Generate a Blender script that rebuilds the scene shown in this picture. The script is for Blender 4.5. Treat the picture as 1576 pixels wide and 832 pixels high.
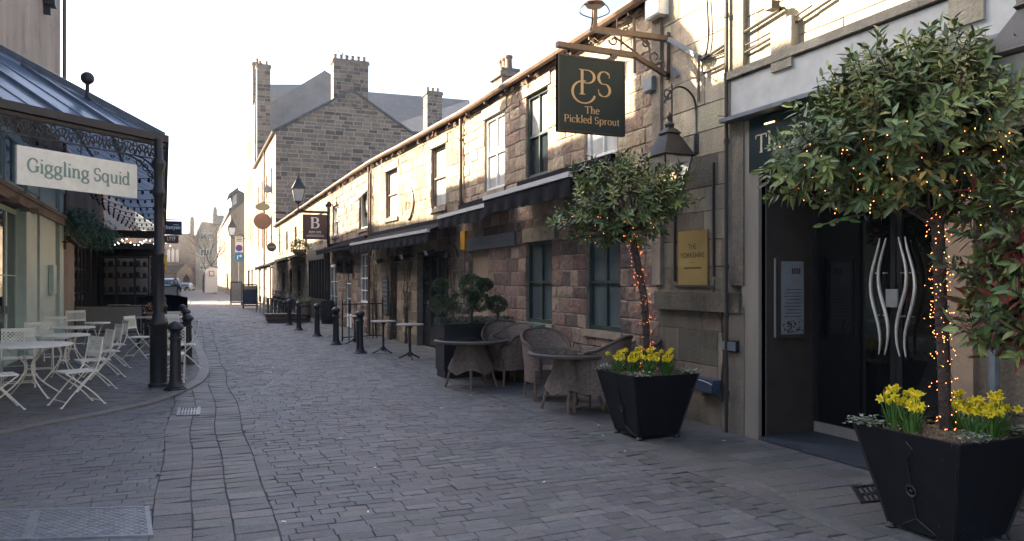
import bpy, math, random
import numpy as np
from mathutils import Vector, Matrix, noise
R = math.radians
random.seed(11)
for o in list(bpy.data.objects): bpy.data.objects.remove(o)
S = bpy.context.scene
COLL = S.collection
# ---------------- camera, sky, sun, exposure ----------------
F, CX, HY, EYE, YAW = 1180.0, 788.0, 433.0, 1.62, R(22.5)
CS, SN = math.cos(YAW), math.sin(YAW)
cam = bpy.data.objects.new('camera', bpy.data.cameras.new('camera')); COLL.objects.link(cam)
cam.location = (0, 0, EYE); cam.rotation_euler = (R(90), 0, -YAW)
cam.data.sensor_width = 36; cam.data.lens = 36*F/1576; cam.data.shift_y = (HY-416)/1576
cam.data.clip_start = .05; cam.data.clip_end = 2000
S.camera = cam
SUN_EL, SUN_AZ = R(30), R(-53)         # azimuth measured from the street's direction, towards the left
w = bpy.data.worlds.new('World'); S.world = w; w.use_nodes = True
nt = w.node_tree; bg = nt.nodes['Background']
sky = nt.nodes.new('ShaderNodeTexSky'); sky.sky_type = 'NISHITA'; sky.sun_disc = False
sky.sun_elevation = SUN_EL; sky.sun_rotation = SUN_AZ; sky.air_density = 1.0; sky.dust_density = 4.0; sky.ozone_density = 1.5
nt.links.new(sky.outputs[0], bg.inputs[0]); bg.inputs[1].default_value = .07
sl = bpy.data.lights.new('sun', 'SUN'); sl.energy = 5.0; sl.angle = R(.5); sl.color = (1, .82, .58)
sun = bpy.data.objects.new('sun', sl); COLL.objects.link(sun)
sdir = Vector((math.sin(SUN_AZ)*math.cos(SUN_EL), math.cos(SUN_AZ)*math.cos(SUN_EL), math.sin(SUN_EL)))
sun.rotation_euler = sdir.to_track_quat('Z', 'Y').to_euler(); sun.location = (0, 0, 30)
S.view_settings.view_transform = 'Standard'; S.view_settings.look = 'None'
S.view_settings.exposure = 2.95; S.view_settings.gamma = 1
S.render.engine = 'CYCLES'

# ---------------- helpers ----------------
def ray(px):
    d = (px-CX)/F
    return CS*d+SN, CS-SN*d
def G(px, py, h=0.0):
    z = F*(EYE-h)/(py-HY); a, b = ray(px); return Vector((a*z, b*z, h))
def AT(px, py, z):
    a, b = ray(px); return Vector((a*z, b*z, EYE+(HY-py)/F*z))
class Fr:
    "a vertical frame: u along a->b, v up, n out to the left of a->b"
    def __init__(s, a, b):
        s.a = Vector((a[0], a[1], 0)); d = Vector((b[0]-a[0], b[1]-a[1], 0)); s.L = d.length
        s.d = d.normalized(); s.nn = Vector((-s.d.y, s.d.x, 0))
    def p(s, u, v, n=0): return s.a + s.d*u + s.nn*n + Vector((0, 0, v))
    def hit(s, px, py, n=0):
        rx, ry = ray(px); o = s.a + s.nn*n
        t = o.dot(s.nn)/(rx*s.nn.x+ry*s.nn.y)
        q = Vector((rx*t, ry*t, 0)); return (q-o).dot(s.d), EYE+(HY-py)/F*t
    def u(s, px, n=0): return s.hit(px, 400, n)[0]
class MB:
    def __init__(s): s.v = []; s.f = []; s.c = []; s.col = (1, 1, 1)
    def face(s, pts, col=None):
        i = len(s.v); s.v += [tuple(p) for p in pts]; s.f.append(tuple(range(i, i+len(pts))))
        s.c.append(col if col else s.col)
    def box8(s, P, col=None):
        for q in ((0,3,2,1),(4,5,6,7),(0,1,5,4),(1,2,6,5),(2,3,7,6),(3,0,4,7)): s.face([P[k] for k in q], col)
    def box(s, x0, x1, y0, y1, z0, z1, col=None):
        s.box8([(x0,y0,z0),(x1,y0,z0),(x1,y1,z0),(x0,y1,z0),(x0,y0,z1),(x1,y0,z1),(x1,y1,z1),(x0,y1,z1)], col)
    def fbox(s, fr, u0, u1, v0, v1, n0, n1, col=None):
        s.box8([fr.p(u0,v0,n1),fr.p(u1,v0,n1),fr.p(u1,v0,n0),fr.p(u0,v0,n0),fr.p(u0,v1,n1),fr.p(u1,v1,n1),fr.p(u1,v1,n0),fr.p(u0,v1,n0)], col)
    def beam(s, a, b, w, h=None, up=(0,0,1), col=None):
        a, b = Vector(a), Vector(b); h = h or w; d = (b-a).normalized(); up = Vector(up)
        if abs(d.dot(up)) > .98: up = Vector((0, 1, 0))
        x = d.cross(up).normalized()*w/2; y = x.cross(d).normalized()*h/2
        s.box8([a-x-y,a+x-y,a+x+y,a-x+y,b-x-y,b+x-y,b+x+y,b-x+y], col)
    def tube(s, pts, r, n=8, col=None, cap=True):
        pts = [Vector(p) for p in pts]; rr = r if isinstance(r, (list, tuple)) else [r]*len(pts)
        base = len(s.v); prev = None
        for i, p in enumerate(pts):
            d = (pts[min(i+1, len(pts)-1)]-pts[max(i-1, 0)]).normalized()
            if prev is None:
                up = Vector((0,0,1)) if abs(d.z) < .9 else Vector((1,0,0)); x = d.cross(up).normalized()
            else: x = (prev-d*prev.dot(d)).normalized()
            prev = x; y = d.cross(x)
            for k in range(n):
                a = 2*math.pi*k/n; s.v.append(tuple(p+(x*math.cos(a)+y*math.sin(a))*rr[i]))
        for i in range(len(pts)-1):
            for k in range(n):
                a = base+i*n+k; b = base+i*n+(k+1) % n
                s.f.append((a, b, b+n, a+n)); s.c.append(col if col else s.col)
        if cap:
            s.f.append(tuple(base+k for k in reversed(range(n)))); s.c.append(col if col else s.col)
            e = base+(len(pts)-1)*n; s.f.append(tuple(e+k for k in range(n))); s.c.append(col if col else s.col)
    def lathe(s, prof, c=(0,0,0), n=16, sq=None, rot=0, col=None):
        c = Vector(c); base = len(s.v)
        for (r, z) in prof:
            for k in range(n):
                a = 2*math.pi*(k+.5)/n+rot; s.v.append((c.x+r*math.cos(a), c.y+r*math.sin(a), c.z+z))
        for i in range(len(prof)-1):
            for k in range(n):
                a = base+i*n+k; b = base+i*n+(k+1) % n
                s.f.append((a, b, b+n, a+n)); s.c.append(col if col else s.col)
        s.f.append(tuple(base+k for k in reversed(range(n)))); s.c.append(col if col else s.col)
        e = base+(len(prof)-1)*n; s.f.append(tuple(e+k for k in range(n))); s.c.append(col if col else s.col)
    def grid(s, fn, nu, nv, uv=None, col=None):
        base = len(s.v)
        for i in range(nu+1):
            for j in range(nv+1): s.v.append(tuple(fn(i/nu, j/nv)))
        for i in range(nu):
            for j in range(nv):
                a = base+i*(nv+1)+j
                s.f.append((a, a+nv+1, a+nv+2, a+1))
                if uv: s.c.append([(q[0]*uv[0], q[1]*uv[1], 0) for q in ((i/nu,j/nv),((i+1)/nu,j/nv),((i+1)/nu,(j+1)/nv),(i/nu,(j+1)/nv))])
                else: s.c.append(col if col else s.col)
    def ico(s, c, r, sub=1, col=None, sq=1.0):
        prof = [(max(.001, r*math.cos(t)), r*math.sin(t)*sq) for t in [R(-90+180*k/(4+2*sub)) for k in range(5+2*sub)]]
        s.lathe(prof, c, 6+4*sub, col=col)
    def build(s, name, mat, parent=None, smooth=False, origin=None):
        o0 = Vector(origin) if origin else Vector((0,0,0)); p = parent
        while p: o0 = o0+Vector(p.location); p = p.parent
        me = bpy.data.meshes.new(name)
        V = np.array(s.v, dtype=float).reshape(-1, 3)-np.array(o0)
        me.from_pydata(V.tolist(), [], s.f); 
        ca = me.color_attributes.new('Col', 'FLOAT_COLOR', 'CORNER')
        arr = []
        for f, c in zip(s.f, s.c):
            if isinstance(c, list): 
                for q in c: arr += [q[0], q[1], q[2], 1]
            else: arr += [c[0], c[1], c[2], 1]*len(f)
        ca.data.foreach_set('color', arr)
        if smooth: 
            me.shade_smooth()
            me.set_sharp_from_angle(angle=R(40))
        me.materials.append(mat)
        o = bpy.data.objects.new(name, me); COLL.objects.link(o)
        if parent: o.parent = parent
        elif origin: o.location = origin
        return o
def tag(o, label=None, cat=None, group=None, kind=None):
    if label: o['label'] = label
    if cat: o['category'] = cat
    if group: o['group'] = group
    if kind: o['kind'] = kind
    return o
def thing(name, label, cat, loc=(0,0,0), group=None):
    o = bpy.data.objects.new(name, None); COLL.objects.link(o); o.location = loc; o.empty_display_size = .1
    return tag(o, label, cat, group)
def copy_tree(o, parent=None):
    c = o.copy(); COLL.objects.link(c); c.parent = parent
    for ch in list(o.children): copy_tree(ch, c)
    return c
def place(src, used, loc, rz, label, group=None, sc=None):
    "the first placing moves the source itself"
    o = src if not used else copy_tree(src)
    o.location = loc; o.rotation_euler = (0, 0, rz); o['label'] = label
    if group: o['group'] = group
    if sc: o.scale = sc
    return o

# ---------------- materials ----------------
def mat(name, col, rough=.7, metal=0, var=.25, nscale=6, bump=.0, bscale=40, attr=False, attr_mul=False, spec=.5, trans=0, emit=None, dirt=0, coat=0, streak=False):
    m = bpy.data.materials.new(name); m.use_nodes = True; t = m.node_tree; N = t.nodes; L = t.links
    b = N['Principled BSDF']; b.inputs['Roughness'].default_value = rough; b.inputs['Metallic'].default_value = metal
    b.inputs['Specular IOR Level'].default_value = spec; b.inputs['Transmission Weight'].default_value = trans
    b.inputs['Coat Weight'].default_value = coat
    tc = N.new('ShaderNodeTexCoord'); geo = N.new('ShaderNodeNewGeometry')
    src = geo.outputs['Position'] if attr == 'world' else tc.outputs['Object']
    if streak:
        mp = N.new('ShaderNodeMapping'); mp.inputs['Scale'].default_value = (1, 1, .18); L.new(src, mp.inputs[0]); nsrc = mp.outputs[0]
    else: nsrc = src
    n = N.new('ShaderNodeTexNoise'); n.inputs['Scale'].default_value = nscale; n.inputs['Detail'].default_value = 6; n.inputs['Roughness'].default_value = .6
    L.new(nsrc, n.inputs[0])
    mr = N.new('ShaderNodeMapRange'); mr.inputs[1].default_value = .3; mr.inputs[2].default_value = .7
    mr.inputs[3].default_value = 1-var; mr.inputs[4].default_value = 1+var; L.new(n.outputs[0], mr.inputs[0])
    if attr:
        a = N.new('ShaderNodeAttribute'); a.attribute_name = 'Col'; base = a.outputs['Color']
    else:
        rgb = N.new('ShaderNodeRGB'); rgb.outputs[0].default_value = (*col, 1); base = rgb.outputs[0]
    v = N.new('ShaderNodeVectorMath'); v.operation = 'SCALE'; L.new(base, v.inputs[0]); L.new(mr.outputs[0], v.inputs['Scale'])
    out = v.outputs[0]
    if dirt:
        n2 = N.new('ShaderNodeTexNoise'); n2.inputs['Scale'].default_value = .9; n2.inputs['Detail'].default_value = 9; n2.inputs['Roughness'].default_value = .72
        L.new(src, n2.inputs[0])
        m2 = N.new('ShaderNodeMapRange'); m2.inputs[1].default_value = .5; m2.inputs[2].default_value = .68; m2.inputs[3].default_value = 1; m2.inputs[4].default_value = 1-dirt
        L.new(n2.outputs[0], m2.inputs[0])
        v2 = N.new('ShaderNodeVectorMath'); v2.operation = 'SCALE'; L.new(out, v2.inputs[0]); L.new(m2.outputs[0], v2.inputs['Scale']); out = v2.outputs[0]
    L.new(out, b.inputs['Base Color'])
    if rough > .3:
        m3 = N.new('ShaderNodeMapRange'); m3.inputs[3].default_value = max(.05, rough-.12); m3.inputs[4].default_value = min(1, rough+.12)
        L.new(n.outputs[0], m3.inputs[0]); L.new(m3.outputs[0], b.inputs['Roughness'])
    if bump:
        nb = N.new('ShaderNodeTexNoise'); nb.inputs['Scale'].default_value = bscale; nb.inputs['Detail'].default_value = 5; L.new(src, nb.inputs[0])
        bp = N.new('ShaderNodeBump'); bp.inputs['Strength'].default_value = bump; bp.inputs['Distance'].default_value = .03
        L.new(nb.outputs[0], bp.inputs['Height']); L.new(bp.outputs[0], b.inputs['Normal'])
    if emit:
        b.inputs['Emission Color'].default_value = (*emit[:3], 1); b.inputs['Emission Strength'].default_value = emit[3]
    return m
M = {}
M['stone'] = mat('rough_sandstone', None, .9, var=.32, nscale=9, bump=1.0, bscale=16, attr=True, dirt=.35)
M['ashlar'] = mat('sooty_ashlar', None, .88, var=.35, nscale=3, bump=.5, bscale=30, attr=True, dirt=.6, streak=True)
M['setts'] = mat('grey_setts', None, .62, var=.22, nscale=14, bump=.5, bscale=45, attr=True, dirt=.28)
M['farstone'] = mat('far_stone', None, .9, var=.3, nscale=1.5, attr=True)
M['slate'] = mat('blue_slate', (.045,.054,.07), .55, var=.25, nscale=3, bump=.3)
M['slate_dk'] = mat('dark_slate', (.06,.065,.075), .6, var=.25, nscale=3, bump=.3)
M['render'] = mat('grey_render', (.2,.19,.19), .9, var=.2, nscale=.8, dirt=.3)
M['cream_render'] = mat('weathered_render', (.3,.225,.165), .9, var=.3, nscale=.9, bump=.2, dirt=.35, streak=True)
M['stonetrim'] = mat('stone_trim', (.3,.25,.19), .85, var=.3, nscale=5, bump=.4, bscale=30, dirt=.4)
M['gutter'] = mat('brown_gutter_paint', (.12,.075,.05), .5, var=.3, nscale=8)
M['black'] = mat('black_paint', (.012,.013,.017), .42, var=.35, nscale=12, bump=.05)
M['iron'] = mat('black_cast_iron', (.016,.016,.02), .48, var=.4, nscale=20, bump=.15, bscale=60)
M['dkgreen'] = mat('dark_green_paint', (.022,.045,.042), .45, var=.25, nscale=10)
M['signgreen'] = mat('sign_green', (.003,.017,.023), .5, spec=.3, var=.15, nscale=4)
M['gold'] = mat('gold_letters', (.42,.3,.16), .5, metal=.2, var=.1)
M['silverletter'] = mat('pale_letters', (.6,.55,.42), .35, metal=.4, var=.1)
M['glass'] = mat('window_glass', (.02,.028,.032), .06, var=.3, nscale=2, spec=.9)
M['sky_curtain_glass'] = mat('sky_white_curtained_glass', (.45,.46,.45), .08, var=.35, nscale=2.5, spec=.8, streak=True)  # white of the reflected sky painted into the pane, with curtains behind
M['cream'] = mat('cream_paint', (.8,.77,.66), .5, var=.08, nscale=10)
M['white'] = mat('white_paint', (.7,.71,.7), .5, var=.1, nscale=8)
M['fascia'] = mat('white_fascia', (.4,.415,.42), .6, var=.14, nscale=5, dirt=.2)
M['sage'] = mat('sage_paint', (.46,.57,.49), .5, var=.1, nscale=4, dirt=.12)
M['sagetext'] = mat('sage_lettering', (.2,.29,.25), .6, var=.05)
M['steel'] = mat('brushed_steel', (.27,.245,.215), .45, metal=.25, var=.15, nscale=6, streak=True)
M['bronze'] = mat('brown_anodised_panel', (.075,.06,.052), .42, metal=.3, var=.15)
M['brass'] = mat('brass_plate', (.33,.24,.09), .42, metal=.5, var=.15, nscale=3)
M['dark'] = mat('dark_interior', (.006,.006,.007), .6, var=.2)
M['doorglass'] = mat('dark_door_glass', (.006,.007,.008), .04, var=.2, spec=.6)
M['awning'] = mat('black_canvas', (.0045,.006,.012), .9, spec=.15, var=.2, nscale=8, bump=.2)
M['awnrail'] = mat('awning_rail', (.5,.5,.52), .4, var=.1)
M['wood'] = mat('weathered_wood', (.18,.12,.085), .8, var=.35, nscale=12, bump=.3)
M['palewood'] = mat('pale_table_top', (.32,.28,.24), .5, var=.15)
M['lead'] = mat('lead_grey', (.16,.19,.23), .4, metal=.3, var=.2)
M['bark'] = mat('bark', (.065,.045,.038), .9, var=.3, nscale=20, bump=.6)
M['leaf'] = mat('bay_leaf', None, .42, var=.2, nscale=8, attr=True, spec=.6)
M['soil'] = mat('bark_chip_mulch', (.26,.19,.12), .95, var=.5, nscale=40, bump=1, bscale=60)
M['yellow'] = mat('daffodil_yellow', (.75,.6,.02), .5, var=.1)
M['stemgreen'] = mat('stem_green', (.07,.16,.03), .5, var=.25)
M['bulb'] = mat('fairy_bulb', (1,.6,.25), .5, var=0, emit=(1,.58,.27,.42))
M['bulbw'] = mat('festoon_bulb', (1,.85,.8), .5, var=0, emit=(1,.85,.8,1.2))
M['lampglow'] = mat('lamp_glow', (1,.7,.4), .5, var=0, emit=(1,.62,.3,.9))
M['lampglass'] = mat('lamp_glass', (.55,.56,.56), .15, var=.1, trans=.55)
M['cable'] = mat('cable', (.03,.025,.022), .6, var=.2)
M['blue'] = mat('blue_car_paint', (.1,.25,.42), .25, var=.05, coat=1)
M['carblack'] = mat('dark_car_paint', (.02,.022,.03), .25, var=.05, coat=1)
M['rubber'] = mat('rubber', (.015,.015,.015), .8, var=.1)
M['red'] = mat('red_enamel', (.5,.03,.02), .4, var=.05)
M['redlens'] = mat('red_lens', (.4,.01,.01), .2, var=.05)
M['signblue'] = mat('sign_blue', (.02,.2,.42), .4, var=.05)
M['purple'] = mat('sign_violet', (.1,.06,.3), .4, var=.05)
M['maroon'] = mat('sign_maroon', (.07,.03,.03), .5, var=.1)
M['orangesign'] = mat('amber_banner', (.6,.33,.02), .7, var=.1)
M['copper'] = mat('copper_sign', (.3,.14,.06), .5, var=.25, nscale=6)
M['tan'] = mat('tan_disc', (.5,.33,.15), .6, var=.15)
M['skin'] = mat('skin', (.5,.3,.22), .6, var=.05)
M['navy'] = mat('navy_cloth', (.02,.025,.045), .9, var=.2)
M['green_box'] = mat('green_box', (.04,.11,.09), .5, var=.1)
M['metalplate'] = mat('steel_cover', (.22,.225,.24), .5, metal=.5, var=.3, nscale=10)
M['barrier'] = mat('taupe_canvas_screen', (.3,.29,.26), .85, var=.1, nscale=4)
M['chalk'] = mat('slate_board', (.05,.055,.07), .7, var=.4, nscale=10)
M['bluebox'] = mat('blue_plastic', (.05,.07,.11), .45, var=.15)
M['glassroof'] = mat('canopy_glass', (.2,.26,.36), .16, var=.35, nscale=1.2, spec=.7, streak=True)
t = M['glassroof'].node_tree; b = t.nodes['Principled BSDF']; b.inputs['Alpha'].default_value = .75       # dusty glass passes part of the light scattered
tl = t.nodes.new('ShaderNodeBsdfTranslucent'); tl.inputs[0].default_value = (.62,.7,.8,1); ms = t.nodes.new('ShaderNodeMixShader'); ms.inputs[0].default_value = .38
t.links.new(b.outputs[0], ms.inputs[1]); t.links.new(tl.outputs[0], ms.inputs[2]); t.links.new(ms.outputs[0], t.nodes['Material Output'].inputs[0])
M['blind_glass'] = mat('blinded_glass', (.075,.1,.11), .08, var=.45, nscale=1.6, spec=.8, streak=True)
M['darkbark'] = mat('grey_bark', (.05,.04,.035), .9, var=.3, nscale=5)
M['planter'] = mat('scuffed_black_steel', (.008,.0085,.012), .5, var=.3, nscale=10, spec=.3)
t = M['planter'].node_tree; N = t.nodes; b = N['Principled BSDF']; tc = N.new('ShaderNodeTexCoord'); nz = N.new('ShaderNodeTexNoise'); nz.inputs['Scale'].default_value = 38; nz.inputs['Detail'].default_value = 3
rp = N.new('ShaderNodeMapRange'); rp.inputs[1].default_value = .72; rp.inputs[2].default_value = .75; mx = N.new('ShaderNodeMix'); mx.data_type = 'RGBA'
t.links.new(tc.outputs['Object'], nz.inputs[0]); t.links.new(nz.outputs[0], rp.inputs[0]); t.links.new(rp.outputs[0], mx.inputs[0]); t.links.new(b.inputs['Base Color'].links[0].from_socket, mx.inputs[6]); mx.inputs[7].default_value = (.16,.15,.14,1); t.links.new(mx.outputs[2], b.inputs['Base Color'])
M['handle'] = mat('polished_steel', (.6,.6,.6), .3, metal=.5, var=.1)
M['page'] = mat('menu_paper', (.22,.23,.24), .4, var=.15, nscale=9)
for nm in ('slate', 'slate_dk'):      # overlapping slate courses
    t = M[nm].node_tree; N = t.nodes; L = t.links; b = N['Principled BSDF']
    tc = N.new('ShaderNodeNewGeometry'); sp = N.new('ShaderNodeSeparateXYZ'); ad = N.new('ShaderNodeMath'); cm = N.new('ShaderNodeCombineXYZ')
    L.new(tc.outputs['Position'], sp.inputs[0]); L.new(sp.outputs[0], ad.inputs[0]); L.new(sp.outputs[1], ad.inputs[1]); L.new(ad.outputs[0], cm.inputs[0]); L.new(sp.outputs[2], cm.inputs[1])
    br = N.new('ShaderNodeTexBrick'); br.inputs['Scale'].default_value = 1; br.inputs['Brick Width'].default_value = .45; br.inputs['Row Height'].default_value = .17; br.inputs['Mortar Size'].default_value = .012
    br.inputs['Color1'].default_value = (1.15,1.15,1.15,1); br.inputs['Color2'].default_value = (.7,.7,.7,1); br.inputs['Mortar'].default_value = (.35,.35,.35,1); L.new(cm.outputs[0], br.inputs[0])
    mx = N.new('ShaderNodeMix'); mx.data_type = 'RGBA'; mx.blend_type = 'MULTIPLY'; mx.inputs[0].default_value = 1
    L.new(b.inputs['Base Color'].links[0].from_socket, mx.inputs[6]); L.new(br.outputs[0], mx.inputs[7]); L.new(mx.outputs[2], b.inputs['Base Color'])
# wicker: ribs from stored surface coordinates
def wicker_mat():
    m = mat('grey_brown_wicker', (.27,.2,.165), .7, var=.3, nscale=20)
    t = m.node_tree; N = t.nodes; L = t.links; b = N['Principled BSDF']
    a = N.new('ShaderNodeAttribute'); a.attribute_name = 'Col'
    br = N.new('ShaderNodeTexBrick'); br.offset = .5; br.inputs['Scale'].default_value = 1; br.inputs['Brick Width'].default_value = 1; br.inputs['Row Height'].default_value = .5
    br.inputs['Mortar Size'].default_value = .12; br.inputs['Mortar Smooth'].default_value = 1
    br.inputs['Color1'].default_value = (1,1,1,1); br.inputs['Color2'].default_value = (.75,.75,.75,1); br.inputs['Mortar'].default_value = (.25,.25,.25,1)
    L.new(a.outputs['Color'], br.inputs['Vector'])
    mx = N.new('ShaderNodeMix'); mx.data_type = 'RGBA'; mx.blend_type = 'MULTIPLY'; mx.inputs[0].default_value = 1
    old = b.inputs['Base Color'].links[0].from_socket
    L.new(old, mx.inputs[6]); L.new(br.outputs['Color'], mx.inputs[7]); L.new(mx.outputs[2], b.inputs['Base Color'])
    bp = N.new('ShaderNodeBump'); bp.inputs['Strength'].default_value = .8; bp.inputs['Distance'].default_value = .006
    L.new(br.outputs['Color'], bp.inputs['Height']); L.new(bp.outputs[0], b.inputs['Normal'])
    return m
M['wicker'] = wicker_mat()

# ---------------- lettering ----------------
def arc(cx, cy, rx, ry, a0, a1, n=16):
    return [(cx+rx*math.cos(R(a0+(a1-a0)*k/n)), cy+ry*math.sin(R(a0+(a1-a0)*k/n))) for k in range(n+1)]
SF = lambda x, y, wd=.09: [(x-wd, y), (x+wd, y)]
GL = {   # advance, strokes, serifs (thin)
 'T': (.66, [[(.33,0),(.33,.7)],[(.03,.69),(.63,.69)]], [SF(.33,.01),[(.04,.69),(.03,.55)],[(.62,.69),(.63,.55)]]),
 'h': (.58, [[(.13,0),(.13,.75)], [(.13,.36)]+arc(.29,.33,.14,.15,150,0)+[(.43,0)]], [SF(.13,.01),SF(.43,.01),[(.04,.75),(.13,.75)]]),
 'e': (.48, [[(.06,.27),(.41,.27)]+arc(.24,.24,.18,.24,8,315)], []),
 'P': (.6, [[(.14,0),(.14,.7)],[(.14,.69),(.3,.69)]+arc(.3,.51,.22,.18,90,-90)+[(.14,.33)]], [SF(.14,.01),[(.04,.69),(.14,.69)]]),
 'i': (.28, [[(.14,0),(.14,.47)],[(.13,.66),(.15,.66)],[(.14,.63),(.14,.71)]], [SF(.14,.01),[(.05,.47),(.14,.47)]]),
 'c': (.46, [arc(.25,.24,.19,.24,45,315)], [[(.39,.42),(.4,.33)]]),
 'k': (.55, [[(.13,0),(.13,.75)],[(.15,.2),(.4,.47)],[(.23,.28),(.45,0)]], [SF(.13,.01),SF(.45,.01),SF(.4,.47,.07),[(.04,.75),(.13,.75)]]),
 'l': (.28, [[(.14,0),(.14,.75)]], [SF(.14,.01),[(.05,.75),(.14,.75)]]),
 'd': (.56, [[(.42,0),(.42,.75)],arc(.24,.24,.18,.24,0,360)], [[(.33,.75),(.42,.75)],[(.42,.01),(.51,.01)]]),
 'S': (.54, [arc(.27,.52,.18,.18,40,250)+arc(.26,.18,.19,.18,70,-140)], [[(.42,.66),(.43,.53)],[(.1,.05),(.08,.19)]]),
 'p': (.56, [[(.13,-.22),(.13,.47)],arc(.31,.24,.18,.24,180,-180)], [SF(.13,-.21),[(.04,.47),(.13,.47)]]),
 'r': (.42, [[(.13,0),(.13,.47)],[(.13,.3)]+arc(.3,.3,.15,.17,160,60)], [SF(.13,.01),[(.04,.47),(.13,.47)]]),
 'o': (.52, [arc(.26,.24,.2,.24,0,360)], []),
 'u': (.58, [[(.12,.47)]+arc(.28,.17,.15,.17,180,330)+[(.44,.15)],[(.44,.47),(.44,0)]], [[(.04,.47),(.12,.47)],[(.36,.47),(.44,.47)],[(.44,.01),(.53,.01)]]),
 't': (.36, [[(.15,.62)]+[(.15,.12)]+arc(.25,.12,.1,.12,180,300,8),[(.04,.46),(.31,.46)]], []),
 'G': (.7, [arc(.35,.35,.28,.35,42,330)+[(.58,.17)],[(.58,.3),(.58,.04)]], [SF(.56,.3,.11),[(.55,.6),(.56,.47)]]),
 'g': (.54, [arc(.25,.29,.16,.18,0,360),arc(.27,-.09,.2,.13,0,360),[(.16,.13),(.12,.05),(.2,.0)],[(.36,.42),(.5,.45)]], []),
 'n': (.58, [[(.13,0),(.13,.47)], [(.13,.32)]+arc(.29,.32,.14,.15,150,0)+[(.43,0)]], [SF(.13,.01),SF(.43,.01),[(.04,.47),(.13,.47)]]),
 'q': (.56, [[(.42,-.22),(.42,.47)],arc(.24,.24,.18,.24,0,360)], [SF(.42,-.21)]),
 'B': (.62, [[(.14,0),(.14,.7)],[(.14,.69),(.3,.69)]+arc(.3,.53,.19,.16,90,-90)+[(.14,.37)],[(.14,.37),(.32,.37)]+arc(.32,.19,.21,.18,90,-90)+[(.14,.01)]], [[(.04,.01),(.14,.01)],[(.04,.69),(.14,.69)]]),
 ' ': (.26, [], []),
}
def ribbon(mb, path, fn, thick, thin, off, serif=False):
    P = [Vector((x, y)) for x, y in path]
    if len(P) < 2: return
    Q = []
    for i, p in enumerate(P):
        d = P[min(i+1, len(P)-1)]-P[max(i-1, 0)]
        if d.length < 1e-6: d = Vector((1, 0))
        d.normalize(); wd = thin+(thick-thin)*abs(d.y)**1.5 if not serif else thin
        nx = Vector((-d.y, d.x))*wd/2; Q.append((p+nx, p-nx))
    for i in range(len(Q)-1):
        a, b = Q[i]; c, d = Q[i+1]; mb.face([fn(b.x, b.y, off), fn(d.x, d.y, off), fn(c.x, c.y, off), fn(a.x, a.y, off)])
def serif_text(txt, fr, uc, v, n, size, m, parent, thick=.1, thin=.04, track=0, name='lettering', mirror=False):
    "text centred on uc; mirror flips the reading direction along u"
    adv = sum(GL[c][0]+track for c in txt)-track; x = -adv/2; mb = MB(); k = 0
    sg = -1 if mirror else 1
    fn = lambda a, b, o: fr.p(uc+sg*a*size, v+b*size, n+o)
    for c in txt:
        a, st, se = GL[c]
        for path in st:
            k += 1; ribbon(mb, [(x+p[0], p[1]) for p in path], fn, thick, thin, .0004*(k % 5))
        for path in se:
            k += 1; ribbon(mb, [(x+p[0], p[1]) for p in path], fn, thick, thin*1.1, .0004*(k % 5)+.0022, True)
        x += a+track
    return mb.build(name, m, parent)
def sans_text(txt, fr, uc, v, n, size, m, parent, name='lettering', mirror=False, bold=0, width=None):
    cu = bpy.data.curves.new('t', 'FONT'); cu.body = txt; cu.size = size; cu.align_x = 'CENTER'; cu.offset = bold*size; cu.resolution_u = 3
    to = bpy.data.objects.new('t', cu); COLL.objects.link(to); bpy.context.view_layer.update()
    me = bpy.data.meshes.new_from_object(to.evaluated_get(bpy.context.evaluated_depsgraph_get()))
    bpy.data.objects.remove(to)
    sg = -1 if mirror else 1; mb = MB()
    xs = [q.co.x for q in me.vertices]; sc = 1
    if width and xs: sc = width/(max(xs)-min(xs))
    for p in me.polygons: mb.face([fr.p(uc+sg*me.vertices[i].co.x*sc, v+me.vertices[i].co.y, n) for i in p.vertices])
    return mb.build(name, m, parent)

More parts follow.
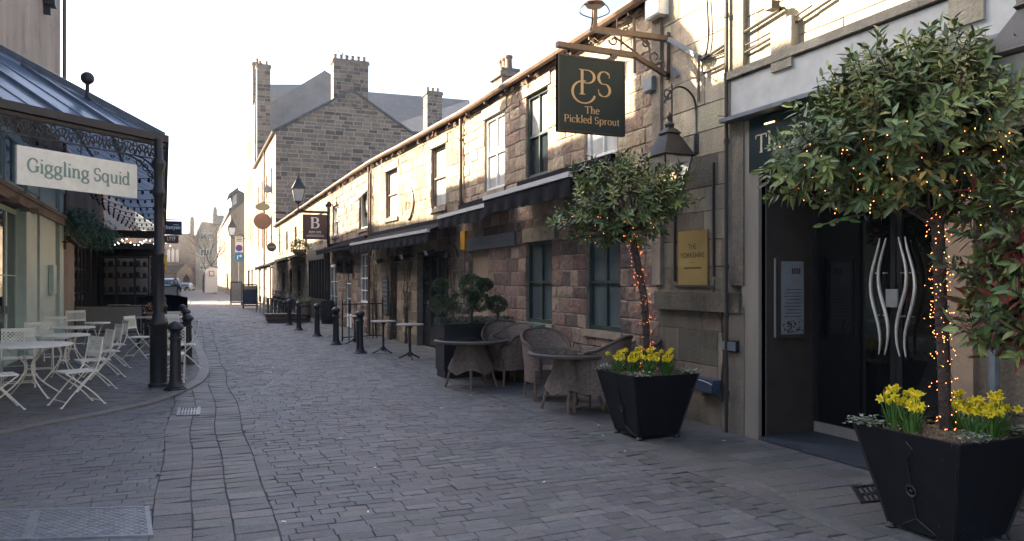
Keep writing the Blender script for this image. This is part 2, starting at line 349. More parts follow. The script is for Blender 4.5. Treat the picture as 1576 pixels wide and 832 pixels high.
# ---------------- stone walls ----------------
def jit(c, a=.15):
    k = 1+random.uniform(-a, a); return tuple(max(.01, x*k*(1+random.uniform(-.04, .04))) for x in c)
def stone_wall(mb, fr, u0, u1, v0, v1, ops=(), ch=.2, bw=(.25,.5), pal=None, mortar=(.33,.29,.25), relief=.02, joint=.012, top=None, n0=0, rev=.13, revcol=(.24,.19,.15)):
    vs = {round(v0, 3), round(v1, 3)}
    for o in ops: vs |= {round(min(max(o[2], v0), v1), 3), round(min(max(o[3], v0), v1), 3)}
    vs = sorted(vs); rows = []
    for a, b in zip(vs[:-1], vs[1:]):
        if b-a < .01: continue
        k = max(1, round((b-a)/ch)); ws = [random.uniform(.8, 1.25) for _ in range(k)]; t = sum(ws); y = a
        for q in ws: rows.append((y, y+(b-a)*q/t)); y += (b-a)*q/t
    for (a, b) in rows:
        m = (a+b)/2; L0, L1 = u0, u1
        if top:
            r = top(m)
            if not r: continue
            L0, L1 = max(u0, r[0]), min(u1, r[1])
        cuts = sorted([(o[0], o[1]) for o in ops if o[2] < m < o[3]]); spans = []; x = L0
        for c in cuts:
            if c[0] > x: spans.append((x, min(c[0], L1)))
            x = max(x, c[1])
        if x < L1: spans.append((x, L1))
        for (s0, s1) in spans:
            if s1-s0 < .02: continue
            x = s0
            while x < s1-.01:
                wd = random.uniform(*bw); e = x+wd
                if s1-e < bw[0]*.6: e = s1
                c = jit(random.choice(pal), .22); j = joint
                d = n0+random.uniform(0, relief)
                o4 = [fr.p(x,a,n0-.008), fr.p(e,a,n0-.008), fr.p(e,b,n0-.008), fr.p(x,b,n0-.008)]
                jj = [random.uniform(.3, 2.0)*j for _ in range(8)]
                i4 = [fr.p(x+jj[0],a+jj[1],d), fr.p(e-jj[2],a+jj[3],d), fr.p(e-jj[4],b-jj[5],d), fr.p(x+jj[6],b-jj[7],d)]
                for q in range(4):
                    r2 = (q+1) % 4
                    mid = [o4[q], o4[r2], i4[r2], i4[q]]
                    mb.face(mid, [mortar, mortar, tuple((c[z]+mortar[z])/2 for z in range(3)), tuple((c[z]+mortar[z])/2 for z in range(3))])
                if relief > .012 and e-x < 1:      # rock face: a raised, off-centre middle
                    cu, cv = (x+e)/2+random.uniform(-.2,.2)*(e-x), (a+b)/2+random.uniform(-.2,.2)*(b-a)
                    ctr = fr.p(cu, cv, d+random.uniform(.3, 1)*relief)
                    for q in range(4): mb.face([i4[q], i4[(q+1) % 4], ctr], c)
                else: mb.face(i4, c)
                x = e
    for o in ops:   # reveals
        a, b, c, d = o[:4]; rc = o[4] if len(o) > 4 else revcol; dp = o[5] if len(o) > 5 else rev
        for P in ([fr.p(a,c,n0),fr.p(a,d,n0),fr.p(a,d,n0-dp),fr.p(a,c,n0-dp)], [fr.p(b,c,n0-dp),fr.p(b,d,n0-dp),fr.p(b,d,n0),fr.p(b,c,n0)],
                  [fr.p(a,d,n0),fr.p(b,d,n0),fr.p(b,d,n0-dp),fr.p(a,d,n0-dp)], [fr.p(a,c,n0-dp),fr.p(b,c,n0-dp),fr.p(b,c,n0),fr.p(a,c,n0)]):
            mb.face(P, rc)
        if len(o) <= 6: mb.face([fr.p(a,c,n0-dp+.003),fr.p(b,c,n0-dp+.003),fr.p(b,d,n0-dp+.003),fr.p(a,d,n0-dp+.003)], (.01,.01,.01))
def window(parent, fr, a, b, c, d, fm, pane, depth=.12, cols=2, sash=True, sill=True, lower=None, bar=.03, fw=.055, silldrop=.1, name='window', rows=1):
    f = MB(); n = -depth
    f.fbox(fr, a, a+fw, c, d, n, n+.06); f.fbox(fr, b-fw, b, c, d, n, n+.06)
    f.fbox(fr, a+fw, b-fw, d-fw, d, n, n+.06); f.fbox(fr, a+fw, b-fw, c, c+fw*1.2, n, n+.06)
    m = (c+d)/2
    if sash: f.fbox(fr, a+fw, b-fw, m-.022, m+.022, n+.004, n+.056)
    for k in range(1, cols):
        x = a+(b-a)*k/cols; f.fbox(fr, x-bar/2, x+bar/2, c+fw*1.2, d-fw, n+.003, n+.05)
    for k in range(1, rows):
        y = c+(d-c)*k/rows
        if not sash or abs(y-m) > .1: f.fbox(fr, a+fw, b-fw, y-bar/2, y+bar/2, n+.002, n+.045)
    fo = f.build(name, fm, parent)
    if sash and lower:
        g = MB(); g.fbox(fr, a+fw, b-fw, m, d-fw, n+.006, n+.012); g.build('pane', pane, fo)
        g = MB(); g.fbox(fr, a+fw, b-fw, c+fw, m, n+.006, n+.012); g.build('pane', lower, fo)
    else:
        g = MB(); g.fbox(fr, a+fw, b-fw, c+fw, d-fw, n+.006, n+.012); g.build('pane', pane, fo)
    if sill:
        s = MB(); s.fbox(fr, a-.08, b+.08, c-silldrop, c-.002, -.1, .05); s.build('sill', M['stonetrim'], fo)
    return fo
# ================= GROUND =================
g = MB(); g.face([(-400,-60,-.03),(400,-60,-.03),(400,700,-.03),(-400,700,-.03)])
M['asphalt'] = mat('worn_asphalt', (.1,.1,.105), .85, var=.2, nscale=3, bump=.4, dirt=.2)
tag(g.build('ground', M['asphalt']), kind='structure')
def wob(x, y): 
    n1 = noise.noise(Vector((x*.5, y*.5, 0))); n2 = noise.noise(Vector((x*.9, y*.9, 5.1)))
    return n1*.05, n2*.045
def setts(mb, x0, x1, y0, y1, pitch, wr, pal, joint=.008, z=0, jcol=(.045,.042,.04), inside=None, dz=.004, wobble=1, off=True):
    y = y0
    while y < y1:
        h = pitch*random.uniform(.88, 1.15); x = x0-(random.uniform(0, wr[0]) if off else 0)
        while x < x1:
            wd = random.uniform(*wr); a, b = max(x, x0), min(x+wd, x1)
            if b-a > .03 and (inside is None or inside((a+b)/2, y+h/2)):
                c = jit(random.choice(pal), .13); t = [z+random.uniform(-dz, dz) for _ in range(4)]
                q = [(a, y), (b, y), (b, y+h), (a, y+h)]
                cx, cy = (a+b)/2, y+h/2; O = []; I = []
                jl = joint*random.uniform(.35, 1.5); jc = tuple(v*random.choice((1,1,1.6,2.4)) for v in jcol)
                for k, (px, py) in enumerate(q):
                    wx, wy = wob(px, py); wx *= wobble; wy *= wobble
                    O.append((px+wx, py+wy, z-.008))
                    ix = px+(jl if px < cx else -jl); iy = py+(jl if py < cy else -jl); I.append((ix+wx, iy+wy, t[k]))
                for k in range(4): 
                    r2 = (k+1) % 4; e = tuple(v*.85 for v in c)
                    mb.face([O[k], O[r2], I[r2], I[k]], [jc, jc, e, e])
                mb.face(I, c)
            x += wd
        y += h
PALS = [(.124,.121,.128),(.137,.133,.138),(.112,.109,.117),(.146,.141,.143),(.127,.125,.134),(.102,.099,.106)]
rd = MB(); rd.face([(-9,1.2,-.014),(5.7,1.2,-.014),(5.7,62,-.014),(-9,62,-.014)], (.06,.056,.053)); setts(rd, .5, 3.55, 1.5, 34, .125, (.15,.28), PALS, joint=.006); setts(rd, .5, 3.55, 34, 62, .3, (.3,.5), PALS, joint=.01)
tag(rd.build('road', M['setts']), kind='structure')
# drainage channels: rows of squarer setts along the street
ch = MB()
for k, x in enumerate((-.27, -.02, .23)): setts(ch, x, x+(.25 if k != 2 else .27), 1.5, 34, .16, (.4,.4), [(.13,.125,.125),(.11,.107,.11),(.15,.143,.14)], joint=.008, z=-.002, jcol=(.03,.028,.028), dz=.006, off=False)
for x in (3.55, 3.72): setts(ch, x, x+.17, 1.5, 40, .17, (.3,.3), [(.125,.12,.12),(.108,.104,.106)], joint=.012, z=-.002, jcol=(.02,.019,.019), dz=.006, off=False)
tag(ch.build('drainage_channel', M['setts']), kind='structure')
fp = MB(); setts(fp, 3.89, 5.6, 1.5, 45, .2, (.25,.45), [(.12,.118,.118),(.13,.128,.125),(.11,.11,.112)], joint=.005)
tag(fp.build('pavement', M['setts']), kind='structure')
kp = [(-40,672),(0,668),(60,655),(120,644),(180,632),(235,619),(280,601),(305,587),(314,572),(312,552),(303,532),(294,512),(288,495),(286,480)]
KP = [G(a, b) for a, b in kp]
def smooth_path(P, k=4):
    out = []
    for i in range(len(P)-1):
        p0, p1, p2, p3 = P[max(i-1,0)], P[i], P[i+1], P[min(i+2, len(P)-1)]
        for j in range(k):
            t = j/k; out.append(.5*((2*p1)+(-p0+p2)*t+(2*p0-5*p1+4*p2-p3)*t*t+(-p0+3*p1-3*p2+p3)*t**3))
    return out+[P[-1]]
KS = smooth_path(KP)
def in_terr(x, y):
    # polygon test against kerb path closed far left
    P = [(p.x, p.y) for p in KS]+[(KS[-1].x-.3, 60), (-60, 60), (-60, KS[0].y)]
    c = False; j = len(P)-1
    for i in range(len(P)):
        if (P[i][1] > y) != (P[j][1] > y) and x < (P[j][0]-P[i][0])*(y-P[i][1])/(P[j][1]-P[i][1])+P[i][0]: c = not c
        j = i
    return c
lp = MB(); setts(lp, -6.5, -.27, 1.5, 34, .125, (.2,.24), [(.125,.123,.13),(.115,.115,.125),(.135,.13,.135)], joint=.004, inside=lambda x, y: not in_terr(x, y), wobble=.8)
setts(lp, -.3, .6, 34, 62, .3, (.3,.4), PALS)
tag(lp.build('left_pavement', M['setts']), kind='structure')
tp = MB(); setts(tp, -8, .6, 7, 36, .11, (.2,.22), [(.12,.112,.11),(.13,.12,.115),(.105,.1,.102)], joint=.004, z=.015, inside=in_terr, wobble=.3)
setts(tp, -8, -.3, 36, 70, .3, (.4,.5), [(.12,.112,.11)], z=.015)
tag(tp.build('terrace', M['setts']), kind='structure')
kb = MB()
for i in range(len(KS)-1):
    a, b = KS[i], KS[i+1]; d = (b-a).normalized(); nn = Vector((-d.y, d.x, 0)); d2 = ((KS[min(i+2, len(KS)-1)]-b)); d2 = d2.normalized() if d2.length > 1e-6 else d
    n2 = Vector((-d2.y, d2.x, 0)); wd = .085; h = Vector((0,0,.024)); lo = Vector((0,0,-.02)); g_ = d*.003
    c = jit((.165,.155,.145), .08)
    kb.box8([a-nn*wd+lo, b-n2*wd+lo-g_, b+n2*wd+lo-g_, a+nn*wd+lo, a-nn*wd+h, b-n2*wd+h-g_, b+n2*wd+h-g_, a+nn*wd+h], c)
tag(kb.build('kerb', M['setts']), kind='structure')
# bright side street strip is plain asphalt in the sun; white road line
ln = MB()
for k in range(7): 
    ln.box(-6+k*2.1, -4.5+k*2.1, 69.6, 70.0, -.026, -.018)
tag(ln.build('road_marking', M['white']), kind='structure')
# manhole covers
def cover(name, px, label, cat='manhole cover', pattern=True):
    P = [G(*q) for q in px]; c = sum(P, Vector())/4
    t = thing(name, label, cat, (c.x, c.y, .008))
    f = MB(); u = (P[1]-P[0]); v = (P[3]-P[0])
    fr = MB(); h = Vector((0,0,.012)); lo = Vector((0,0,-.015))
    e = .03
    def quad(a0, a1, b0, b1, z0, z1, mb):
        q = [P[0]+u*a+v*b for a, b in ((a0,b0),(a1,b0),(a1,b1),(a0,b1))]
        mb.box8([x+Vector((0,0,z0)) for x in q]+[x+Vector((0,0,z1)) for x in q])
    eu, ev = .03/u.length, .03/v.length
    quad(0,1,0,ev,-.01,.013,fr); quad(0,1,1-ev,1,-.01,.013,fr); quad(0,eu,ev,1-ev,-.01,.013,fr); quad(1-eu,1,ev,1-ev,-.01,.013,fr)
    return t, P, u, v, quad, fr, eu, ev
t, P, u, v, quad, fr_, eu, ev = cover('manhole_cover', [(-160,838),(236,826),(268,773),(-120,790)], 'rectangular chequered steel double access cover in the paving at the bottom left corner')
quad(.5-eu/3,.5+eu/3,ev,1-ev,-.01,.0125,fr_)
fr_.build('frame', M['metalplate'], t)
pl = MB(); quad(eu,.5-eu/3,ev,1-ev,-.01,.009,pl); quad(.5+eu/3,1-eu,ev,1-ev,-.01,.009,pl)
nu, nv = 46, 17
for i in range(nu):
    for j in range(nv):
        a = eu+(1-2*eu)*(i+.5)/nu; b = ev+(1-2*ev)*(j+.5)/nv
        if abs(a-.5) < eu: continue
        c = P[0]+u*a+v*b; d = (u.normalized()+v.normalized()*(1 if (i+j) % 2 else -1)).normalized()*.016
        pl.beam(c-d+Vector((0,0,.0095)), c+d+Vector((0,0,.0095)), .007, .005)
pl.build('plate', M['metalplate'], t)
t, P, u, v, quad, fr_, eu, ev = cover('drain_grate', [(271,640),(308,639),(305,628),(274,628)], 'small steel drain grate beside the kerb near the black column', 'drain')
fr_.build('frame', M['metalplate'], t); pl = MB()
for k in range(7): quad(.08+k*.125,.14+k*.125,ev,1-ev,-.01,.008,pl)
quad(eu,1-eu,.45,.55,-.01,.007,pl); pl.build('grating', M['steel'], t)
t, P, u, v, quad, fr_, eu, ev = cover('drain_grate', [(1325,775),(1400,768),(1372,742),(1310,750)], 'square cast iron drain grate beside the large near planter', 'drain')
fr_.build('frame', M['iron'], t); pl = MB()
for k in range(8): quad(.07+k*.11,.12+k*.11,ev,1-ev,-.01,.008,pl)
quad(eu,1-eu,.45,.55,-.01,.007,pl); pl.build('grating', M['iron'], t)

# ================= RIGHT SIDE BUILDINGS =================
FA = Fr((5.37,-2), (5.37,8.15)); FB = Fr((5.37,8.15), (5.37,15.7)); FC = Fr((5.37,15.7), (4.98,23.3))
FD = Fr((4.98,23.3), (4.93,31)); FE = Fr((4.93,31), (4.88,52))
PALC = [(.2,.128,.107),(.17,.102,.09),(.235,.165,.13),(.13,.083,.075),(.215,.135,.112),(.27,.2,.155),(.105,.075,.07)]
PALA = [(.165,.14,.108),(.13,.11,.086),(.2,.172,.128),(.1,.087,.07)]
PALSUN = [(.4,.34,.24),(.35,.29,.2),(.44,.38,.28),(.31,.26,.185)]  # upper ashlar: sunlit brightness put into a paler stone colour
PALL = [(.27,.215,.15),(.23,.18,.125),(.31,.25,.18),(.2,.155,.11),(.17,.125,.095)]
def body(mb, fr, u0, u1, H, depth=6.5, front=-.14, col=(.22,.17,.13)):
    mb.fbox(fr, u0+.01, u1-.01, -.02, H, -depth, front-.05, col)
def roof(fr, u0, u1, H, depth, pitch, parent, m=None, over=.12, gut=True):
    half = depth/2; rise = half*math.tan(R(pitch)); mb = MB(); t = .09
    def slab(na, va, nb, vb):
        mb.box8([fr.p(u0-.05,va,na),fr.p(u1+.05,va,na),fr.p(u1+.05,vb,nb),fr.p(u0-.05,vb,nb),fr.p(u0-.05,va+t,na),fr.p(u1+.05,va+t,na),fr.p(u1+.05,vb+t,nb),fr.p(u0-.05,vb+t,nb)])
    k = over*math.tan(R(pitch))
    slab(over, H-k+.02, -half, H+rise+.02); slab(-depth, H+.02, -half-.001, H+rise+.02)
    r = mb.build('roof', m or M['slate_dk'], parent)
    mb = MB(); mb.fbox(fr, u0, u1, H+rise+.08, H+rise+.16, -half-.12, -half+.12); mb.build('ridge', M['stonetrim'], r)
    return r, rise
def gutter(fr, u0, u1, H, parent, n=.13, seed=0):
    mb = MB(); pts = []
    k = int((u1-u0)/1.2)+1
    for i in range(k+1): 
        u = u0+(u1-u0)*i/k; pts.append(fr.p(u, H+.01+random.uniform(-.012,.012), n))
    mb.tube(pts, .062, 8)
    for i in range(k): 
        u = u0+(u1-u0)*(i+.5)/k; mb.fbox(fr, u-.012, u+.012, H-.1, H-.02, -.02, n)
    # flashing board
    mb.fbox(fr, u0, u1, H-.13, H-.09, .0, .035)
    return mb.build('gutter', M['gutter'], parent, smooth=True)
def pipe(fr, u, v0, v1, parent, r=.038, n=.07, m=None, name='drainpipe', hopper=False):
    mb = MB(); mb.tube([fr.p(u,v0,n), fr.p(u,v1,n)], r, 8)
    v = v0+.4
    while v < v1-.1: 
        mb.tube([fr.p(u,v,n), fr.p(u,v+.05,n)], r*1.35, 8); mb.fbox(fr, u-r*1.9, u+r*1.9, v+.01, v+.04, 0, .02); v += 1.35
    if hopper: mb.fbox(fr, u-.11, u+.11, v1-.22, v1-.03, .0, .17)
    return mb.build(name, m or M['gutter'], parent, smooth=True)
def lintel(fr, a, b, v, parent, h=.2, m=None, name='lintel', proud=.025):
    mb = MB(); mb.fbox(fr, a-.12, b+.12, v+.002, v+h, -.12, proud); return mb.build(name, m or M['stonetrim'], parent)
def chimney(parent, x0, x1, y0, y1, z0, z1, pots=3, pal=PALC, ch=.2, name='chimney'):
    mb = MB()
    for fr, L in ((Fr((x0,y1),(x0,y0)), y1-y0), (Fr((x1,y0),(x1,y1)), y1-y0), (Fr((x0,y0),(x1,y0)), x1-x0), (Fr((x1,y1),(x0,y1)), x1-x0)):
        f2 = Fr((fr.a+fr.d*L)[:2], fr.a[:2])
        stone_wall(mb, f2, 0, L, z0, z1-.25, ch=ch, bw=(ch,ch*2.2), pal=pal, joint=.015, relief=.01)
    mb.box(x0-.08,x1+.08,y0-.08,y1+.08,z1-.25,z1-.12,(.2,.16,.13)); mb.box(x0-.03,x1+.03,y0-.03,y1+.03,z1-.12,z1,(.17,.13,.11))
    mb.box(x0+.02,x1-.02,y0+.02,y1-.02,z0,z1-.3,(.1,.08,.07))
    c = mb.build(name, M['stone'], parent)
    for k in range(pots):
        p = MB(); a = (k+.5)/pots
        cx, cy = ((x0+x1)/2, y0+(y1-y0)*a) if (y1-y0) > (x1-x0) else (x0+(x1-x0)*a, (y0+y1)/2)
        p.lathe([(.13,0),(.11,.1),(.1,.3),(.125,.33),(.125,.4),(.09,.4)], (cx,cy,z1), 10); p.build('chimney_pot', M['wood'], c, smooth=True)
    return c

# ---- ashlar building with the entrance ----
B0 = thing('stone_building', 'large sooty ashlar stone building with the steel framed restaurant entrance on the right', 'building', (5.37, 3, 0))
ua = lambda Y: Y+2
wl = MB(); H0 = 7.8
PO = (ua(4.19), ua(6.28), 0, 3.33, (.05,.045,.04), .05, 1)
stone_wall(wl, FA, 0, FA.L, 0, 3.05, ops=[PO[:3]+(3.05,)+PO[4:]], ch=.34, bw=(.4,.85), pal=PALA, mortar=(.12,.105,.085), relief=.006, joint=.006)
stone_wall(wl, FA, 0, FA.L, 3.05, H0, ops=[PO[:2]+(3.05,)+PO[3:]], ch=.34, bw=(.4,.85), pal=PALSUN, mortar=(.2,.17,.13), relief=.006, joint=.006)  # stone and mortar lightened where the sun strikes
body(wl, FA, 0, ua(4.0), H0, front=0); body(wl, FA, ua(6.6), FA.L, H0, front=0)
wl.fbox(FA, ua(4.0), ua(6.6), 3.4, H0, -6.5, -.1, (.2,.17,.13)); wl.fbox(FA, ua(4.0), ua(6.6), 0, 3.4, -6.5, -2.2, (.02,.02,.02))
wl.build('wall', M['ashlar'], B0)
roof(FA, 0, FA.L, H0, 7, 26, B0)
# pilaster edges, string course, recessed panel
tr = MB(); us = lambda px, py=500, n=0: FA.hit(px, py, n)
a0 = us(1148)[0]; a1 = FA.L
tr.fbox(FA, a0+.02, a1-.0, us(1080,478)[1], us(1080,449)[1], .0, .075, (.1,.088,.07))
tr.fbox(FA, us(1126)[0]-.26, us(1126)[0], 1.58, 4.8, .0, .06, (.19,.165,.13))
tr.fbox(FA, us(1015)[0]-.09, us(1015)[0]+.1, 1.58, H0-.4, .0, .05, (.24,.2,.16))
tr.fbox(FA, us(1126)[0]-.26, us(1126)[0]-.02, 0, 1.35, .0, .05, (.14,.12,.095))
tr.build('string_course', M['ashlar'], B0)
tr = MB()
for px, y0, y1 in ((1040,432,290),(1100,425,250)):
    u_ = us(px)[0]; tr.fbox(FA, u_-.012, u_+.012, us(px,y0)[1], us(px,y1)[1], .0, .03)
tr.fbox(FA, us(1100)[0], us(1040)[0], us(1070,440)[1]-.01, us(1070,440)[1]+.012, 0, .03)
tr.build('panel_moulding', M['cable'], B0)
# stone brackets and hood over the fascia
tr = MB()
for px, y0, y1 in ((1214,108,32), (1500,40,-60)):
    u_, v_ = us(px, y0); tr.fbox(FA, u_-.14, u_+.14, v_, us(px,y1)[1], .0, .1, (.3,.27,.21))
u_, v0 = us(1345, 45); tr.fbox(FA, ua(3.9), ua(6.75), 3.78, 3.86, .0, .11, (.28,.25,.2))
tr.build('cornice', M['ashlar'], B0)
# entrance
ft = MB(); ft.fbox(FA, ua(3.6), ua(6.68), 3.36, 3.76, .0, .07); ft.build('fascia', M['fascia'], B0)
cn = MB(); cn.fbox(FA, ua(3.6), ua(6.72), 3.31, 3.35, -.02, .2); cn.build('canopy_ledge', M['lead'], B0)
FP = Fr((5.33,-2), (5.33,8.15))
col = MB(); col.fbox(FP, ua(6.28), ua(6.54), 0, 3.3, -.1, .0); col.build('steel_column', M['steel'], B0)
col = MB(); col.fbox(FP, ua(3.94), ua(4.19), 0, 3.3, -.1, .0); col.build('steel_column', M['cream_render'], B0)
rv = MB(); rv.fbox(FP, ua(6.285), ua(6.33), 0, 3.3, -.9, -.1); rv.build('reveal_panel', M['bronze'], B0); rv = MB(); rv.fbox(FP, ua(4.14), ua(4.185), 0, 3.3, -.9, -.1); rv.build('reveal_panel', M['bronze'], B0)
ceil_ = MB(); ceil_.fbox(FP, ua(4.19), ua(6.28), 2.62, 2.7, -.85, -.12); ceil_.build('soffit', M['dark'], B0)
sp = MB(); sp.fbox(FP, ua(4.0), ua(6.4), 2.74, 3.29, -.05, .02); sgn = sp.build('name_panel', M['signgreen'], B0)
serif_text('The Pickled Sprout', FP, ua(5.2), 2.93, .024, .26, M['silverletter'], sgn, mirror=True, thick=.11, thin=.05)
rl = MB(); rl.fbox(FP, ua(6.02), ua(6.16), 3.2, 3.212, .022, .03); rl.build('sign_light', M['lampglow'], sgn)
step = MB(); step.fbox(FP, ua(4.19), ua(6.28), .001, .035, -.85, .0); step.build('threshold', M['slate'], B0)
ND = -.74
for k, (y0, y1) in enumerate(((4.2, 5.235), (5.245, 6.28))):
    d = MB()
    for a, b, c, e in ((y0,y0+.06,.04,2.62),(y1-.06,y1,.04,2.62),(y0+.06,y1-.06,2.54,2.62),(y0+.06,y1-.06,.04,.16)):
        d.fbox(FP, ua(a), ua(b), c, e, ND-.02, ND+.02)
    dr = d.build('door', M['black'], B0)
    p = MB(); p.fbox(FP, ua(y0+.06), ua(y1-.06), .16, 2.54, ND-.006, ND+.006); p.build('pane', M['doorglass'], dr)
    p = MB(); p.fbox(FP, ua(y0+.02), ua(y1-.02), .042, .15, ND+.02, ND+.026); p.build('kick_plate', M['steel'], dr)
    for s in (0, 1):
        hb = MB(); sg = -1 if k else 1
        yc = 5.24-(.10+.09*s)*(1 if k == 0 else -1)
        pts = []
        for q in range(25):
            t_ = q/24; zz = .93+1.1*t_; off = .055*math.sin(t_*math.pi*2.1+.3+(.5 if s else 0))*(1 if k == 0 else -1)
            pts.append(FP.p(ua(yc+off), zz, ND+.07))
        rr = [.006+.011*math.sin(math.pi*min(1,max(0,q/24)))**.6 for q in range(25)]
        hb.tube(pts, rr, 8); 
        hb.tube([FP.p(ua(yc),1.3,ND+.02),FP.p(ua(yc),1.3,ND+.07)], .007, 6); hb.tube([FP.p(ua(yc),1.7,ND+.02),FP.p(ua(yc),1.7,ND+.07)], .007, 6)
        hb.build('handle', M['handle'], dr, smooth=True)
lk = MB(); lk.fbox(FP, ua(5.2), ua(5.33), 1.38, 1.55, ND+.03, ND+.05); lk.build('lock_plate', M['page'], B0)
# interior: dried-twig vase shadowy behind glass left out; floor inside
# menu case on the reveal
FM = Fr((6.2,6.283), (5.3,6.283))      # faces the camera
mu = lambda px, py: FM.hit(px, py)
mc = thing('menu_case', 'glass menu display case on the brown side panel of the restaurant entrance', 'menu case', (5.8,6.28,1.3))
a, v1 = mu(1198,402); b, v0 = mu(1232,513)
if a > b: a, b = b, a
cs = MB(); cs.fbox(FM, a-.03, b+.03, v0-.04, v1+.05, .0, .04); cb = cs.build('case', M['bronze'], mc)
cs = MB(); cs.fbox(FM, a, b, v0, v1, .042, .046); pg = cs.build('menu_page', M['page'], mc)
cs = MB()
for k in range(9): cs.fbox(FM, a+.03, b-.03-.02*(k % 3), v0+.18+.035*k, v0+.187+.035*k, .0465, .048)
cs.build('print', M['chalk'], pg)
cs = MB()
for k in range(4): 
    c = a+.05+.03*k; cs.fbox(FM, c, c+.016, v1-.13, v1-.07, .0465, .05)
cs.build('picture', M['maroon'], pg)
cs = MB()
for k in range(40):
    x, y = random.uniform(a,b-.02), random.uniform(v0+.01,v0+.14); cs.fbox(FM, x, x+.018, y, y+.012, .0465, .049)
cs.build('printed_flowers', M['maroon'], pg)
hb = MB(); ax = b+.07 if FM.p(b,0).x < FM.p(a,0).x else a-.07
hb.tube([FM.p(b+.07,v0-.03,.03),FM.p(b+.07,v1+.03,.03)], .012, 8); hb.build('grab_bar', M['steel'], mc, smooth=True)

# brass plaque
pq = thing('brass_plaque', 'brass plaque reading THE YORKSHIRE fixed to the stone wall left of the entrance', 'plaque', (5.3,7.1,1.6))
a, v1 = us(1092,352); b, v0 = us(1047,438)
mb = MB(); mb.fbox(FA, a, b, v0, v1, .012, .03); pp = mb.build('plate', M['brass'], pq)
uc = (a+b)/2
sans_text('THE', FA, uc, v0+(v1-v0)*.66, .032, .085, M['dark'], pp, mirror=True)
sans_text('YORKSHIRE', FA, uc, v0+(v1-v0)*.5, .032, .085, M['dark'], pp, mirror=True, width=(b-a)*.82)
mb = MB(); mb.fbox(FA, uc-.05, uc+.05, v0+(v1-v0)*.41, v0+(v1-v0)*.415, .031, .033)
for k in range(17): mb.fbox(FA, uc-.17+.02*k, uc-.17+.02*k+.013, v0+(v1-v0)*.3, v0+(v1-v0)*.3+.014, .031, .033)
mb.build('small_print', M['dark'], pp)
# boxes, cables and pipes on the ashlar wall
def wallbox(name, px0, px1, py0, py1, d, m, label, cat='box', lid=None, fr=FA):
    b_, v1 = fr.hit(px0, py0); a_, v0 = fr.hit(px1, py1)
    if a_ > b_: a_, b_ = b_, a_
    c = fr.p((a_+b_)/2, v0, 0); t = thing(name, label, cat, c)
    mb = MB(); mb.fbox(fr, a_, b_, v0, v1, .0, d); o = mb.build('housing', m, t)
    mb = MB(); mb.fbox(fr, a_+.01, b_-.01, v0+.015, v1-.015, d, d+.012); mb.build('cover', lid or m, t)
    return t, (a_, b_, v0, v1)
wallbox('junction_box', 1122, 1144, 522, 542, .09, M['black'], 'small black electrical box on the stone wall beside the steel column', lid=M['lead'])
t, q = wallbox('ashtray_bin', 1078, 1114, 578, 606, .14, M['bluebox'], 'dark blue wall mounted cigarette bin low on the stone wall', 'cigarette bin')
mb = MB(); mb.tube([FA.p(q[0]+(q[1]-q[0])*k/8, q[3]-.05+.03*math.sin(k/8*math.pi), .155) for k in range(9)], .008, 6); mb.build('wave_trim', M['lead'], t)
wallbox('alarm_box', 1008, 1030, 4, 22, .14, M['white'], 'white alarm box high on the wall above the pub sign bracket', 'alarm box')
wallbox('junction_box', 1001, 1015, 123, 139, .1, M['lead'], 'small grey electrical box on the dark pier beside the hanging pub sign')
tp_ = thing('downpipe', 'slim black full height pipe on the ashlar wall left of the entrance', 'pipe', (5.3, FA.p(us(1117)[0],0).y, 0))
p0 = pipe(FA, us(1119,500,.09)[0], 0.0, H0, tp_, r=.02, n=.1, m=M['cable'], name='pipe')
mb = MB(); u9 = us(1119)[0]; mb.tube([FA.p(u9+.03+.02*math.sin(k*1.3), .3+k*.15, .04) for k in range(9)], .008, 5); mb.build('cable', M['cable'], tp_)
cb = thing('wall_cables', 'bundle of black cables and iron brackets running along the upper ashlar wall', 'cables', (5.3,7,4.5))
def wire(pts, r, parent, m='cable', name='cable', fr=FA, n=.04):
    mb = MB(); P = []
    for q in pts:
        u_, v_ = fr.hit(q[0], q[1], n); P.append(fr.p(u_, v_, n))
    mb.tube(smooth_path(P), r, 6); return mb.build(name, M[m], parent, smooth=True)
wire([(1083,112),(1130,90),(1200,50),(1283,-4)], .014, cb); wire([(1080,92),(1120,66),(1205,12)], .018, cb); wire([(1083,96),(1090,60),(1088,0)], .012, cb)
wire([(1075,90),(1075,155)], .018, cb, 'gutter'); wire([(1076,94),(1160,64),(1250,8)], .009, cb); wire([(1010,136),(1012,200),(1008,260)], .008, cb)
wire([(1140,180),(1105,178)], .006, cb); wire([(1122,20),(1120,110)], .008, cb)
wire([(1100,430),(1098,470),(1114,510),(1112,600)], .008, cb)
mb = MB()
pa = AT(1030,60,9.2); pb = FA.p(*us(1080,88), .03); mb.beam(pa, pb, .05, .05); pa = AT(1036,106,9.2); pb = FA.p(*us(1046,118), .03); mb.beam(pa, pb, .03, .05)
mb.build('stay_bar', M['lead'], cb)
fl = thing('floodlight', 'small floodlight on a bracket high on the wall above the white fascia', 'floodlight', FA.p(*us(1207,12), 0))
mb = MB(); u_, v_ = us(1207,12); mb.fbox(FA, u_-.05, u_+.05, v_-.04, v_+.04, .1, .2); mb.tube([FA.p(u_,v_,0),FA.p(u_,v_,.1)], .012, 6); mb.build('lamp_body', M['iron'], fl)
# grey downpipe right of door
pp_ = thing('downpipe', 'grey plastic drainpipe on the stone wall right of the entrance', 'pipe', (5.3,3.7,0)); pipe(FA, us(1531,600,.08)[0], 0, 3.3, pp_, r=.035, n=.09, m=M['lead'], name='pipe')

